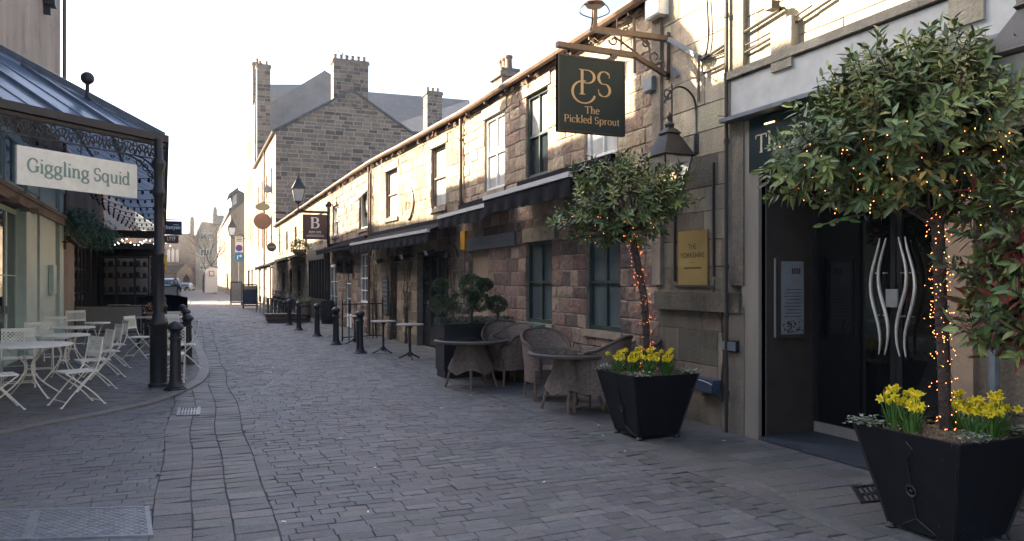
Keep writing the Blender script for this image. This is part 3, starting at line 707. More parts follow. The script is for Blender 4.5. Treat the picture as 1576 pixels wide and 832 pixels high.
# ---- cottage 1 ----
def U(fr, pa, pb): 
    a, b = fr.u(pa), fr.u(pb); return (min(a,b), max(a,b))
HC = 5.2
B1 = thing('stone_cottage', 'rough reddish stone cottage behind the wicker tables with tall green sash windows', 'cottage', FB.p(FB.L/2,0))
def WO(fr, pa, pb, ytop, ybot):
    a, b = U(fr, pa, pb); pm = (pa+pb)/2; return (a, b, fr.hit(pm, ybot)[1], fr.hit(pm, ytop)[1])
g1 = WO(FB,903,955,372,512); g2 = WO(FB,810,850,368,500); n1 = WO(FB,722,798,372,520); n1 = (n1[0], n1[1]-.0, .35, 2.3)
w1 = WO(FB,900,950,122,248); w2 = WO(FB,810,843,138,272); w3 = WO(FB,746,777,175,296)
w1 = (w1[0], w1[1], 3.4, 4.75); g1 = (g1[0], g1[1], .92, 2.3); g2 = (g2[0], g2[1], .92, 2.3); w2 = (w2[0],w2[1],3.4,4.85); w3 = (w3[0],w3[1],3.4,4.85)
nook = (FB.u(752)-.0, FB.u(722), .25, 2.25)
wl = MB(); stone_wall(wl, FB, 0, FB.L, 2.7, HC, ops=[w1,w2,w3], ch=.225, bw=(.22,.5), pal=[(.36,.27,.19),(.3,.21,.155),(.4,.31,.22),(.26,.18,.14)], mortar=(.36,.31,.25), relief=.016, joint=.012)  # upper storey stones and mortar painted paler for the sunlit band
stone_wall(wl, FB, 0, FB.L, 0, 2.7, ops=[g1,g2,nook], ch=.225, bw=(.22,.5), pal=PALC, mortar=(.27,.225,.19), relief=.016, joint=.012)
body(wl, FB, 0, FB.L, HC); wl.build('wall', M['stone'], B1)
for q, nm in ((g1,0),(g2,0)):
    window(B1, FB, *q, M['dkgreen'], M['blind_glass'], depth=.11, cols=2, lower=M['blind_glass']); lintel(FB, q[0], q[1], q[3], B1, h=.24)
for q in (w1,w2,w3):
    window(B1, FB, *q, M['white'] if q is not w2 else M['dkgreen'], M['sky_curtain_glass'], depth=.1, cols=2, lower=M['glass'] if q is w2 else M['sky_curtain_glass']); lintel(FB, q[0], q[1], q[3], B1, h=.22)
mb = MB(); mb.fbox(FB, nook[0], nook[1], nook[2], nook[3], -.12, -.08); mb.build('panel', M['cream_render'], B1)
a, v1 = FB.hit(796,345); b, v0 = FB.hit(722,382)
mb = MB(); mb.fbox(FB, a, b, 2.27, 2.52, .0, .06); mb.build('shop_lintel', M['lead'], B1)
roof(FB, 0, FB.L, HC, 6.6, 28, B1); gutter(FB, 0, FB.L, HC, B1)
pipe(FB, FB.L-.02, 2.9, HC, B1); 
wallbox('junction_box', 713, 720, 356, 384, .06, M['orangesign'], 'small yellow box on the wall beside the long lintel panel', fr=FB)
# ---- cottage 2 ----
B2 = thing('stone_cottage', 'stone cottage with black folding doors, bare climbing vines and a black awning', 'cottage', FC.p(FC.L/2,0))
w4 = WO(FC,664,686,222,322); w5 = WO(FC,594,612,262,345); w4 = (w4[0],w4[1],3.35,4.8); w5 = (w5[0],w5[1],3.4,4.75)
d1 = U(FC,642,690)+(0,2.35); d2 = U(FC,601,611)+(0,2.15)
wl = MB(); stone_wall(wl, FC, 0, FC.L, 0, HC, ops=[w4,w5,d1+((.2,.16,.13),.2),d2+((.2,.16,.13),.25)], ch=.26, bw=(.3,.6), pal=PALL, mortar=(.32,.28,.23), relief=.012, joint=.01)
body(wl, FC, 0, FC.L, HC, front=-.21); wl.build('wall', M['stone'], B2)
window(B2, FC, *w4, M['wood'], M['sky_curtain_glass'], cols=1); window(B2, FC, *w5, M['wood'], M['sky_curtain_glass'], cols=1)
for q in (w4,w5): lintel(FC, q[0], q[1], q[3], B2)
def doors(parent, fr, q, n, m, pane, depth=.12, rail=True, rows=3):
    k = (q[1]-q[0])/n
    for i in range(n):
        a, b = q[0]+k*i+.01, q[0]+k*(i+1)-.01; mb = MB(); t = .05
        mb.fbox(fr, a, a+t, .03, q[3]-.02, -depth, -depth+.04); mb.fbox(fr, b-t, b, .03, q[3]-.02, -depth, -depth+.04)
        mb.fbox(fr, a+t, b-t, q[3]-.12, q[3]-.02, -depth, -depth+.04); mb.fbox(fr, a+t, b-t, .03, .5, -depth, -depth+.04)
        for j in range(1, rows): 
            y = .5+(q[3]-.62)*j/rows; mb.fbox(fr, a+t, b-t, y-.012, y+.012, -depth+.002, -depth+.036)
        d = mb.build('door', m, parent)
        mb = MB(); mb.fbox(fr, a+t, b-t, .5, q[3]-.12, -depth+.005, -depth+.012); mb.build('pane', pane, d)
        if i == n-1: 
            mb = MB(); mb.fbox(fr, a+.06, a+.08, 1.0, 1.15, -depth+.04, -depth+.08); mb.build('handle', M['steel'], d)
doors(B2, FC, d1, 4, M['black'], M['glass'], .19); doors(B2, FC, d2, 1, M['black'], M['glass'], .24)
roof(FC, 0, FC.L, HC, 6.6, 28, B2); gutter(FC, 0, FC.L, HC, B2); pipe(FC, FC.L-.03, 0, HC, B2); pipe(FC, FC.L-.22, 2.4, HC-.3, B2)
# wall emblem remnant: curved iron strap and faint cut letters
st = thing('iron_strap', 'curved brown iron strap beside faint carved letters on the lit upper wall', 'wall strap', FC.p(*FC.hit(636,310)))
P = [FC.p(*FC.hit(a, b), .03) for a, b in ((633,287),(637,300),(638,315),(634,332),(630,338))]
mb = MB(); mb.tube(smooth_path(P), .025, 6); mb.build('strap', M['gutter'], st); 
u_, v_ = FC.hit(628,322); mb = MB()
for k in range(4): mb.fbox(FC, u_-.2+.14*k, u_-.17+.14*k, v_, v_+.22, .013, .028)
mb.fbox(FC, u_-.2, u_-.03, v_+.1, v_+.12, .013, .028); mb.build('carved_letters', M['stonetrim'], st)
# blackboard, arched
bb = thing('blackboard', 'tall arched chalk menu board fixed between the vines on the cottage wall', 'menu board', FC.p(FC.u(594),.9))
a, b = U(FC,590,599); v0, v1 = FC.hit(594,482)[1], FC.hit(594,424)[1]; mb = MB()
out = [(a,v0),(b,v0)]+[((a+b)/2+(b-a)/2*math.cos(R(q)), v1-.12+.12*math.sin(R(q))) for q in range(0,181,20)]
mb.face([FC.p(x,y,.05) for x, y in out])
for i in range(len(out)): x0, y0 = out[i]; x1, y1 = out[(i+1) % len(out)]; mb.face([FC.p(x0,y0,.05),FC.p(x0,y0,.015),FC.p(x1,y1,.015),FC.p(x1,y1,.05)])
bo = mb.build('board', M['chalk'], bb); mb = MB()
for k in range(7): mb.fbox(FC, a+.05, b-.05-random.uniform(0,.1), v0+.15+.13*k, v0+.17+.13*k, .051, .053)
mb.build('chalk_lines', M['lead'], bo)
# ---- cottage 3 ----
B3 = thing('stone_cottage', 'stone cottage with white framed ground windows and an open white upper casement', 'cottage', FD.p(FD.L/2,0))
w6 = U(FD,553,567)+(3.3,4.5); w7 = U(FD,512,521)+(3.35,4.5); q1 = U(FD,556,567)+(.95,2.5); q2 = U(FD,533,541)+(0,2.2); q3 = U(FD,508,519)+(0,2.3)
wl = MB(); stone_wall(wl, FD, 0, FD.L, 0, HC, ops=[w6,w7,q1,q2,q3], ch=.25, bw=(.28,.6), pal=PALC+PALL, mortar=(.34,.3,.25), relief=.02, joint=.012)
body(wl, FD, 0, FD.L, HC); wl.build('wall', M['stone'], B3)
window(B3, FD, *w6, M['white'], M['glass'], cols=1, sash=False); window(B3, FD, *w7, M['white'], M['sky_curtain_glass'], cols=1)
window(B3, FD, *q1, M['white'], M['glass'], cols=2, depth=.05, rows=4); doors(B3, FD, q2, 1, M['white'], M['glass'], .06); doors(B3, FD, q3, 2, M['white'], M['glass'], .06)
# open casement leaf swung out
mb = MB(); a, b, c, d = w6
fx = [FD.p(a,d,.0), FD.p(b,d,.0), FD.p(b,d-.42,.4), FD.p(a,d-.42,.4)]
for i in range(4): mb.beam(fx[i], fx[(i+1) % 4], .05, .04)
cw = mb.build('open_casement', M['white'], B3); mb = MB()
ctr = sum(fx, Vector())/4; mb.box8([ctr+(p-ctr)*.93 for p in fx]+[ctr+(p-ctr)*.93+Vector((0,0,.012)) for p in fx]); mb.build('pane', M['sky_curtain_glass'], cw)
roof(FD, 0, FD.L, HC, 6.6, 28, B3); gutter(FD, 0, FD.L, HC, B3)
# ---- cottage 4, café bar ----
B4 = thing('cafe_building', 'far cottage of the low row with the black cafe front under the lantern sign', 'cafe building', FE.p(FE.L/2,0))
ops = []
for a, b in ((1.5,2.4),(6,6.9),(10,10.9),(14,14.9),(18,18.8)): ops.append((a,b,3.4,4.5))
gop = [(.4,5.2,.0,2.7),(8.5,9.8,0,2.3),(12,13.2,.8,2.3),(15.5,17,0,2.3)]
wl = MB(); stone_wall(wl, FE, 0, FE.L, 0, HC, ops=ops+gop, ch=.26, bw=(.3,.6), pal=PALL, mortar=(.36,.32,.26), relief=.012)
body(wl, FE, 0, FE.L, HC); wl.build('wall', M['stone'], B4)
for q in ops: window(B4, FE, *q, M['wood'], M['sky_curtain_glass'], cols=1)
for q in gop[1:]:
    if q[2] == 0: doors(B4, FE, q, 2, M['black'], M['glass'])
    else: window(B4, FE, *q, M['black'], M['glass'])
mb = MB(); mb.fbox(FE, .4, 5.2, 2.55, 3.0, .0, .12); mb.fbox(FE, .4, 5.2, 0, .9, -.1, .05)
for k in range(7): mb.fbox(FE, .4+k*.77, .5+k*.77, .9, 2.55, -.1, .08)
mb.build('shopfront', M['black'], B4)
mb = MB(); mb.fbox(FE, .5, 5.1, .9, 2.55, -.09, -.08); mb.build('pane', M['glass'], B4)
roof(FE, 0, FE.L, HC, 6.6, 28, B4); gutter(FE, 0, FE.L, HC, B4)
chimney(B2, 8.45, 9.0, 21.2, 22.0, 6.6, 8.0, 3)

# ---- awnings ----
def awning(fr, u0, u1, vtop, out, drop, val, label, rail=True):
    t = thing('awning', label, 'awning', fr.p((u0+u1)/2, vtop-.3), 'black awnings along the stone cottages')
    mb = MB(); mb.box8([fr.p(u0,vtop,.02),fr.p(u1,vtop,.02),fr.p(u1,vtop-drop,out),fr.p(u0,vtop-drop,out)]+[fr.p(u0,vtop+.015,.02),fr.p(u1,vtop+.015,.02),fr.p(u1,vtop-drop+.015,out),fr.p(u0,vtop-drop+.015,out)])
    mb.build('canvas', M['awning'], t)
    mb = MB(); k = int((u1-u0)/.25)
    mb.grid(lambda a, b: fr.p(u0+(u1-u0)*a, vtop-drop-.04-b*(val+.012*math.sin(a*k*6.28)), out+.02+.02*math.sin(a*k*3.14)*b), 4*k, 2)
    mb.build('valance', M['awning'], t)
    mb = MB(); mb.fbox(fr, u0, u1, vtop-drop-.03, vtop-drop+.04, out-.02, out+.045); mb.build('front_rail', M['awnrail' if rail else 'awning'], t)
    mb = MB(); mb.fbox(fr, u0, u1, vtop-.06, vtop+.07, 0, .12); mb.build('cassette', M['awning'], t)
    for s in (.15, .85):
        mb = MB(); u = u0+(u1-u0)*s; um = u+.35*(1 if s < .5 else -1)
        mb.beam(fr.p(u,vtop-.1,.05), fr.p(um,vtop-drop*.5-.1,out*.5), .03); mb.beam(fr.p(um,vtop-drop*.5-.1,out*.5), fr.p(u,vtop-drop-.03,out-.02), .03); mb.build('arm', M['iron'], t)
awning(FB, 1.0, 4.3, 3.3, .72, .25, .24, 'nearest black awning, directly above the wicker tables')
awning(FB, 4.65, FB.L, 3.2, .55, .22, .2, 'short black awning left of the drainpipe, second from the pub sign')
awning(FC, .3, FC.L-.3, 3.0, .68, .28, .22, 'long black awning over the folding doors and bistro tables')
awning(FD, .3, FD.L-.6, 2.98, .55, .2, .1, 'narrow black awning above the white framed windows', rail=False)
awning(FE, 6.5, 13, 2.95, 1.6, .5, .12, 'black awning sloping over the far black tables', rail=True)
awning(FE, 14, 20.6, 2.95, 1.3, .45, .12, 'black awning near the tall building corner, beyond the far black tables', rail=True)
# ================= TALL AND FAR BUILDINGS =================
PALG = [(.2,.145,.108),(.25,.185,.135),(.085,.07,.063),(.27,.2,.155),(.2,.155,.125),(.11,.088,.075),(.21,.165,.13),(.065,.055,.052),(.24,.19,.15),(.2,.15,.12),(.22,.17,.13)]
PALG = [(a*.8, b*.78, c*.77) for a, b, c in PALG]
TA = thing('tall_stone_building', 'tall gabled stone building with a wide chimney on its apex beyond the low row', 'building', (4.88,52,0))
FG = Fr((14.8,52), (4.88,52)); EA = 11.4; AP = 14.5; LW = FG.L
wl = MB(); top = lambda v: (0, LW) if v < EA else ((v-EA)/(AP-EA)*LW/2, LW-(v-EA)/(AP-EA)*LW/2)
stone_wall(wl, FG, 0, LW, 0, AP-.1, ch=.27, bw=(.4,.85), pal=PALG, mortar=(.34,.27,.21), relief=.01, joint=.026, top=top)
FS = Fr((4.88,52), (4.85,70)); ow = []
for u in (2.2, 6, 9.8, 13.6): ow += [(u,u+.95,7.6,9.4), (u,u+.95,4.2,6.1)]
stone_wall(wl, FS, 0, FS.L, 0, EA, ops=ow+[(1,4,0,2.6),(6,9,0,2.6),(11,14,0,2.6)], ch=.3, bw=(.4,.8), pal=PALL, mortar=(.35,.3,.25), relief=.01, joint=.014)
for v0, v1, k in ((0,EA,0),(EA,AP-.05,1)):
    if not k: wl.box(4.95,14.8,52.05,70,0,EA,(.2,.17,.14))
wl.face([(4.95,52.03,EA),(14.8,52.03,EA),(9.84,52.03,AP-.02)],(.2,.17,.14))
wl.build('wall', M['stone'], TA)
for q in ow: window(TA, FS, *q, M['wood'], M['sky_curtain_glass'], cols=2)
for q in ((1,4,0,2.6),(6,9,0,2.6),(11,14,0,2.6)): doors(TA, FS, q, 3, M['black'], M['glass'])
mb = MB()
for s in (-1, 1):
    e = 9.84+s*5.1; mb.box8([(9.84,51.9,AP),(e,51.9,EA-.05),(e,70.2,EA-.05),(9.84,70.2,AP),(9.84,51.9,AP+.14),(e,51.9,EA+.1),(e,70.2,EA+.1),(9.84,70.2,AP+.14)])
mb.build('roof', M['slate'], TA)
mb = MB(); mb.tube([(4.74,51.9,EA),(4.7,70,EA)], .09, 8); mb.tube([(4.8,60,0),(4.8,60,EA)], .06, 8); mb.build('gutter', M['gutter'], TA)
chimney(TA, 8.6,10.95,51.98,53.0,13.4,16.6,6,ch=.27,pal=PALG)
chimney(TA, 4.95,6.05,69.0,70.1,10.8,20.3,2,ch=.3,pal=PALG)
mb = MB(); mb.tube([(9.3,52.6,16.6),(9.3,52.6,17.6)], .03, 5)
mb.tube([(8.9,52.6,17.3),(11.1,52.6,16.3)], .025, 5)
for k in range(7): mb.tube([(9.0+.3*k,52.35,17.25-.136*k),(9.0+.3*k,52.85,17.25-.136*k)], .015, 4)
mb.build('aerial', M['iron'], TA)
TB = thing('tall_rendered_building', 'tallest building behind with a grey rendered gable and sunlit street front', 'building', (4.85,71,0))
FB2 = Fr((4.85,70.2), (4.8,84)); ow = []
for u in (1.5, 4.6, 7.7, 10.8): ow += [(u,u+.9,13.2,15.2),(u,u+.9,9.4,11.4),(u,u+.9,5.6,7.6)]
wl = MB(); stone_wall(wl, FB2, 0, FB2.L, 0, 17.2, ops=ow+[(1,4,0,2.7),(6,9,0,2.7)], ch=.35, bw=(.5,.9), pal=PALL, relief=.01)
wl.box(4.95,16,71.2,84,0,17.2,(.25,.21,.17)); wl.build('wall', M['stone'], TB)
for q in ow: window(TB, FB2, *q, M['wood'], M['sky_curtain_glass'], cols=1)
def onY(px, py, Y):
    a, b = ray(px); z = Y/b; return Vector((a*z, Y, EYE+(HY-py)/F*z))
mb = MB(); P = [onY(*q, 71) for q in ((408,260),(413,160),(498,109),(545,138),(560,260))]
mb.face(P); Q = [p+Vector((0,.3,0)) for p in P]; mb.face(Q)
for i in range(5): mb.face([P[i],P[(i+1)%5],Q[(i+1)%5],Q[i]])
mb.build('gable', M['render'], TB)
mb = MB(); a, b = onY(411,131,78), onY(470,131,78); c, d = onY(470,215,71.35), onY(408,215,71.35)
mb.box8([d,c,b,a]+[p+Vector((0,.1,.12)) for p in (d,c,b,a)]); mb.build('roof', M['slate'], TB)
mb = MB(); a, b = onY(498,109,71.3), onY(545,138,71.3); mb.box8([a,b,b+Vector((0,12,0)),a+Vector((0,12,0))]+[p+Vector((0,0,.12)) for p in (a,b,b+Vector((0,12,0)),a+Vector((0,12,0)))]); mb.build('roof', M['slate'], TB)
chimney(TB, 4.9,5.7,73.4,74.6,16.5,21.6,2,ch=.3,pal=PALG)
mb = MB(); mb.tube([(5.3,74,21.6),(5.3,74,23.5)], .03, 5); mb.tube([(5.0,74,23.2),(5.25,74,23.5),(5.7,74,23.3)], .03, 5); mb.build('aerial', M['iron'], TB)
TD = thing('slate_roofed_building', 'building behind the gable with a long blue slate roof and a slim chimney', 'building', (16,60,0))
mb = MB(); a, b = onY(560,143,66), onY(722,156,66); c, d = onY(735,200,60.2), onY(560,208,60.2)
wl = MB(); wl.box(10.5,c.x+3,60.4,72,0,min(c.z,d.z)-.1,(.2,.17,.15)); wl.build('wall', M['stone'], TD)
c2, d2 = c+Vector((0,11.6,0)), d+Vector((0,11.6,0))
mb.box8([d,c,b,a]+[p+Vector((0,0,.14)) for p in (d,c,b,a)]); mb.box8([d2,c2,b,a]+[p+Vector((0,0,.14)) for p in (d2,c2,b,a)]); mb.build('roof', M['slate'], TD)
q = onY(668,195,59.5); chimney(TD, q.x-.65,q.x+.6,59.2,60.4,12.0,16.9,3,ch=.26,pal=PALG)
# building C beyond with dormer
TC = thing('brown_stone_building', 'brown stone building with a roof dormer beyond the tall sunlit front', 'building', (4.2,101,0))
F2 = Fr((4.2,101), (3.9,150)); wl = MB(); ow = [(u,u+1,4.6,7) for u in (3,8,13,20,27,34)]
stone_wall(wl, F2, 0, F2.L, 0, 10.2, ops=ow, ch=.5, bw=(.8,1.6), pal=PALL, relief=.01)
P = [onY(*q, 101) for q in ((355,452),(355,326),(352,326),(378,308),(400,308),(400,452))]
wl.face([P[0],P[1],P[3],P[4],P[5]], (.27,.21,.15)); wl.build('wall', M['stone'], TC)
for q in ow: window(TC, F2, *q, M['white'], M['glass'], cols=2)
mb = MB(); a = Vector((3.9,100.8,10.2)); r_ = onY(378,308,100.8); L = Vector((0,50,0))
mb.box8([a,r_,r_+L,a+L]+[p+Vector((0,0,.4)) for p in (a,r_,r_+L,a+L)]); mb.build('roof', M['slate'], TC)
mb = MB(); P = [onY(*q, 102) for q in ((357,318),(357,300),(365,291),(379,298),(379,318))]; Q = [p+Vector((0,4,0)) for p in P]
mb.face(P); mb.face(Q)
for i in range(5): mb.face([P[i],P[(i+1)%5],Q[(i+1)%5],Q[i]])
dm = mb.build('dormer', M['slate_dk'], TC)
mb = MB(); P = [onY(*q, 101.9) for q in ((358.5,316),(358.5,303),(364,298),(364,313))]; mb.face(P); mb.build('pane', M['sky_curtain_glass'], dm)
mb = MB(); P = [onY(*q, 101.5) for q in ((350,304),(352,298),(366,288),(367,292))]; mb.box8(P+[p+Vector((0,4.6,0)) for p in P]); mb.build('dormer_roof', M['slate'], dm)
q = (onY(358,395,100.9)); 
mb = MB(); P = [onY(*q, 100.9) for q in ((365,372),(376,372),(376,359),(365,359))]; mb.face(P); mb.build('window', M['glass'], TC)
# tan building
FT = 165
def flat(mb, pts, Y, th=8, col=None):
    P = [onY(*q, Y) for q in pts]; Q = [p+Vector((0,th,0)) for p in P]; n = len(P)
    mb.face(P, col); mb.face(Q, col)
    for i in range(n): mb.face([P[i],P[(i+1)%n],Q[(i+1)%n],Q[i]], col)
TT = thing('tan_house', 'three storey tan stone house behind the bare tree at the end of the street', 'house', onY(318,447,FT))
mb = MB(); flat(mb, ((301,448),(301,362),(310,341),(338,343),(338,448)), FT, col=(.33,.26,.19)); mb.build('wall', M['farstone'], TT)
for a, b, c, d in ((308,319,368,358),(322,328,368,358),(308,327,394,383),(308,326,415,407)):
    f = MB(); flat(f, ((a,c),(a,d),(b,d),(b,c)), FT-.3, .5); w_ = f.build('window', M['white'], TT)
    g = MB()
    n = max(1, round((b-a)/5))
    for k in range(n): 
        x0 = a+(b-a)*k/n+.6; x1 = a+(b-a)*(k+1)/n-.4; flat(g, ((x0,c-.8),(x0,d+.8),(x1,d+.8),(x1,c-.8)), FT-.35, .1)
    g.build('pane', M['glass'], w_)
mb = MB(); flat(mb, ((327,345),(328,322),(329.5,318),(332.5,318),(334,322),(334.5,331),(345,331),(345,345)), FT-1, 4, (.27,.22,.18)); mb.build('chimney', M['farstone'], TT)
mb = MB(); mb.tube([onY(300.6,448,FT-.2), onY(300.6,362,FT-.2)], .1, 6); mb.build('drainpipe', M['gutter'], TT)
# church
CH = thing('stone_church', 'dark stone church with tall lancet windows and a gabled porch closing the street', 'church', onY(275,446,172))
mb = MB(); flat(mb, ((225,446),(225,352),(250,352),(250,362),(293,359),(300,362),(300,446)), 176, 14, (.2,.165,.135)); mb.build('wall', M['farstone'], CH)
mb = MB(); flat(mb, ((292.5,446),(292.5,338),(294,333),(297.5,333),(299,338),(299.5,446)), 172, 2, (.18,.15,.13)); mb.build('turret', M['farstone'], CH)
for k in range(3):
    f = MB(); x = 257+6.6*k; flat(f, ((x,403),(x,385),(x+2.5,381 if k == 1 else 383),(x+5,385),(x+5,403)), 175.5, .4); f.build('window', M['sky_curtain_glass'], CH)
mb = MB(); flat(mb, ((225,420),(225,408),(272,408),(286,404),(300,422)), 174.5, 1.2); mb.build('aisle_roof', M['slate_dk'], CH)
mb = MB(); flat(mb, ((272,446),(272,420),(286,404),(300,422),(300,446)), 168, 5, (.24,.2,.16)); pc = mb.build('porch', M['farstone'], CH)
mb = MB(); flat(mb, ((282,446),(282,428),(287,421),(292,428),(292,446)), 167.8, .3); mb.build('doorway', M['dark'], pc)
# white hut
HUT = thing('white_hut', 'white painted gate lodge wall with a small framed panel in front of the bare tree', 'hut', onY(325,450,110))
mb = MB(); flat(mb, ((316,450),(316,420),(318,414),(324,411),(335,412),(335,450)), 110, 3, None); mb.build('wall', M['white'], HUT)
mb = MB(); flat(mb, ((321.5,425),(321.5,416.5),(330,416.5),(330,425)), 109.9, .08); f_ = mb.build('frame', M['stonetrim'], HUT)
mb = MB(); flat(mb, ((323,423.5),(323,418),(328.5,418),(328.5,423.5)), 109.8, .08); mb.build('panel', M['white'], f_)
mb = MB(); flat(mb, ((312,450),(312,424),(316,414),(322,410),(336,410),(336,413),(317,416),(314,426),(314,450)), 111, 4); mb.build('dark_roof', M['slate_dk'], HUT)
# bare tree
def bare_tree():
    base = onY(331,452,118); t = thing('bare_tree', 'leafless tree spreading bare branches in front of the tan house', 'tree', base)
    tips = []; tr = MB(); br = MB(); rng = random.Random(5)
    def grow(p, d, L, r, lev):
        pts = [p]; q = p
        for k in range(4):
            d = (d+Vector((rng.uniform(-.2,.2),rng.uniform(-.2,.2),rng.uniform(-.05,.12)))).normalized(); q = q+d*L/4; pts.append(q)
        (tr if lev == 0 else br).tube(pts, [r*(1-.12*k) for k in range(5)], 5 if lev < 2 else 3, cap=False)
        if lev < 5:
            for k in range(3 if lev > 0 else 4):
                a = rng.uniform(0, 6.28); s = rng.uniform(.5,.95); nd = (d+Vector((math.cos(a)*s, math.sin(a)*s, rng.uniform(-.1,.3)))).normalized()
                grow(pts[rng.choice((2,3,4))], nd, L*rng.uniform(.62,.85), r*.52, lev+1)
    grow(base, Vector((-.25,0,1)), 4.2, .26, 0)
    tr.build('trunk', M['darkbark'], t); br.build('branch', M['darkbark'], t)
bare_tree()

# ================= LEFT SIDE =================
LX = lambda Y: -3.2-.016*(Y-13)
def LF(Yn, Yf, off=0): return Fr((LX(Yf)+off,Yf), (LX(Yn)+off,Yn))
F1 = LF(4, 24)
L1 = thing('sage_fronted_building', 'tall weathered rendered building with a sage green restaurant front behind the canopy', 'building', (LX(15),15,0))
lu = lambda px: F1.u(px)
H1 = 9.6
shop0 = lu(92) if lu(92) > 0 else 0
mb = MB(); mb.fbox(F1, 0, F1.L, 4.6, H1, -8, 0); mb.fbox(F1, 0, F1.L, 0, 4.6, -8, -.35); mb.build('wall', M['cream_render'], L1)
mb = MB(); mb.fbox(F1, 0, F1.L, 3.25, 4.6, -.3, -.02)
mb.fbox(F1, 0, F1.L, 0, .35, -.3, -.05)
mb.build('shopfront', M['sage'], L1)
mb = MB(); mb.fbox(F1, 0, F1.L, 3.12, 3.3, -.2, .16); mb.fbox(F1, 0, F1.L, 3.3, 3.38, -.2, .2); mb.build('cornice', M['cream_render'], L1)
for a, b, h in ((33,50,3.7),(54,79,4.2),(-60,-30,4.2),(86,92,4.2)):
    u1, u0 = lu(a), lu(b); mb = MB(); mb.fbox(F1, u0, u1, 0, h, -.1, .09); mb.fbox(F1, u0-.03, u1+.03, h-.2, h, .0, .12); mb.fbox(F1, u0-.03, u1+.03, 0, .3, .0, .12); mb.build('pilaster', M['sage'], L1)
for a, b in ((0,33),(-30,0),(79,86)):
    u1, u0 = lu(a), lu(b); doors(L1, F1, (u0,u1,0,3.1), 2, M['sage'], M['glass'], .12, rows=2)
    window(L1, F1, u0+.1, u1-.1, 3.45, 4.4, M['sage'], M['glass'], sash=False, cols=2, depth=-.0, sill=False)
mb = MB(); mb.tube([F1.p(.0,2.5,.1), F1.p(.0,H1,.1)], .05, 8); mb.build('drainpipe', M['gutter'], L1)
mb = MB(); mb.fbox(F1, -.12, F1.L, H1, H1+.14, -.3, .3)
mb.build('gutter', M['gutter'], L1)
mb = MB(); mb.box8([F1.p(-.1,H1+.1,.35),F1.p(F1.L,H1+.1,.35),F1.p(F1.L,H1+2.1,-4),F1.p(-.1,H1+2.1,-4)]+[F1.p(-.1,H1+.2,.35),F1.p(F1.L,H1+.2,.35),F1.p(F1.L,H1+2.2,-4),F1.p(-.1,H1+2.2,-4)]); mb.build('roof', M['slate_dk'], L1)
u0, v0 = F1.hit(67, 4); mb = MB(); mb.fbox(F1, u0-.2, u0+.15, v0-.05, v0+.3, 0, .25); mb.fbox(F1, u0-.1, u0+.05, v0-.25, v0-.05, 0, .15); mb.build('eaves_bracket', M['iron'], L1)
for yc in (15.1, 19.8): chimney(L1, LX(yc)-1.1, LX(yc)-.3, yc-.35, yc+.35, 9.3, 11.5, 2)
L2 = thing('black_fronted_building', 'black painted bar front next to the sage restaurant, under the canopy', 'building', (LX(30),30,0))
F3 = LF(24, 31); F4 = LF(31, 62); F5 = LF(40, 62)
mb = MB(); mb.fbox(F3, 0, F3.L, 3.4, 7.2, -7, 0); mb.fbox(F3, 0, F3.L, 0, 3.4, -7, -.3); mb.fbox(F4, 0, F4.L, 3.4, 8.3, -7, 0); mb.fbox(F5, 0, F5.L-.01, 8.3, 9.2, -7, -.01); mb.fbox(F4, 0, F4.L, 0, 3.4, -7, -.3)
mb.build('wall', M['cream_render'], L2)
mb = MB(); u0 = F3.u(96); u1 = F3.u(111); mb.fbox(F3, min(u0,u1), F3.L-.01, 0, 3.4, -.3, .06); mb.build('pilaster', M['cream_render'], L2)
ue = min(u0, u1)
mb = MB(); mb.fbox(F3, 0, ue, 2.9, 3.6, -.25, .05); mb.fbox(F4, 0, F4.L, 2.9, 3.6, -.25, .05)
for k in range(14): 
    u = F4.L-2.2*k-.2
    if u > 0: mb.fbox(F4, u-.2, u, 0, 2.9, -.25, .06)
mb.build('shopfront', M['black'], L2)
doors(L2, F3, (.1,ue*.5,0,2.9), 2, M['black'], M['doorglass']); doors(L2, F3, (ue*.5,ue-.05,0,2.9), 2, M['black'], M['doorglass'])
for k in range(13):
    u = F4.L-2.2*k-.42; doors(L2, F4, (u-1.75,u,0,2.88), 2, M['black'], M['glass'])
LR = thing('shade_building', 'unseen building added behind the left canopy frontages to shade the right hand cottages', 'building', (-7,35,0))  # hidden block, added only to cast shade across the street
mb = MB(); mb.box(-15,-6.9,24.5,46,0,11.8,(.25,.2,.16)); mb.build('wall', M['cream_render'], LR)
mb = MB(); mb.box8([(-15.2,24.4,11.8),(-6.7,24.4,11.8),(-6.7,46.1,11.8),(-15.2,46.1,11.8),(-11.1,24.4,14),(-10.9,24.4,14),(-10.9,46.1,14),(-11.1,46.1,14)]); mb.build('roof', M['slate_dk'], LR)
# gap, then an unseen building added to shade the far road
L5 = thing('far_shade_building', 'plain unseen building added far down the left side to shade the road', 'building', (-6,90,0))
mb = MB(); mb.box(-16,-7,79,168,0,8.6,(.24,.2,.16)); mb.build('wall', M['farstone'], L5)
mb = MB(); mb.box8([(-16.3,78.8,8.6),(-6.7,78.8,8.6),(-6.7,168,8.6),(-16.3,168,8.6),(-11.6,78.8,10.8),(-11.4,78.8,10.8),(-11.4,168,10.8),(-11.6,168,10.8)]); mb.build('roof', M['slate'], L5)
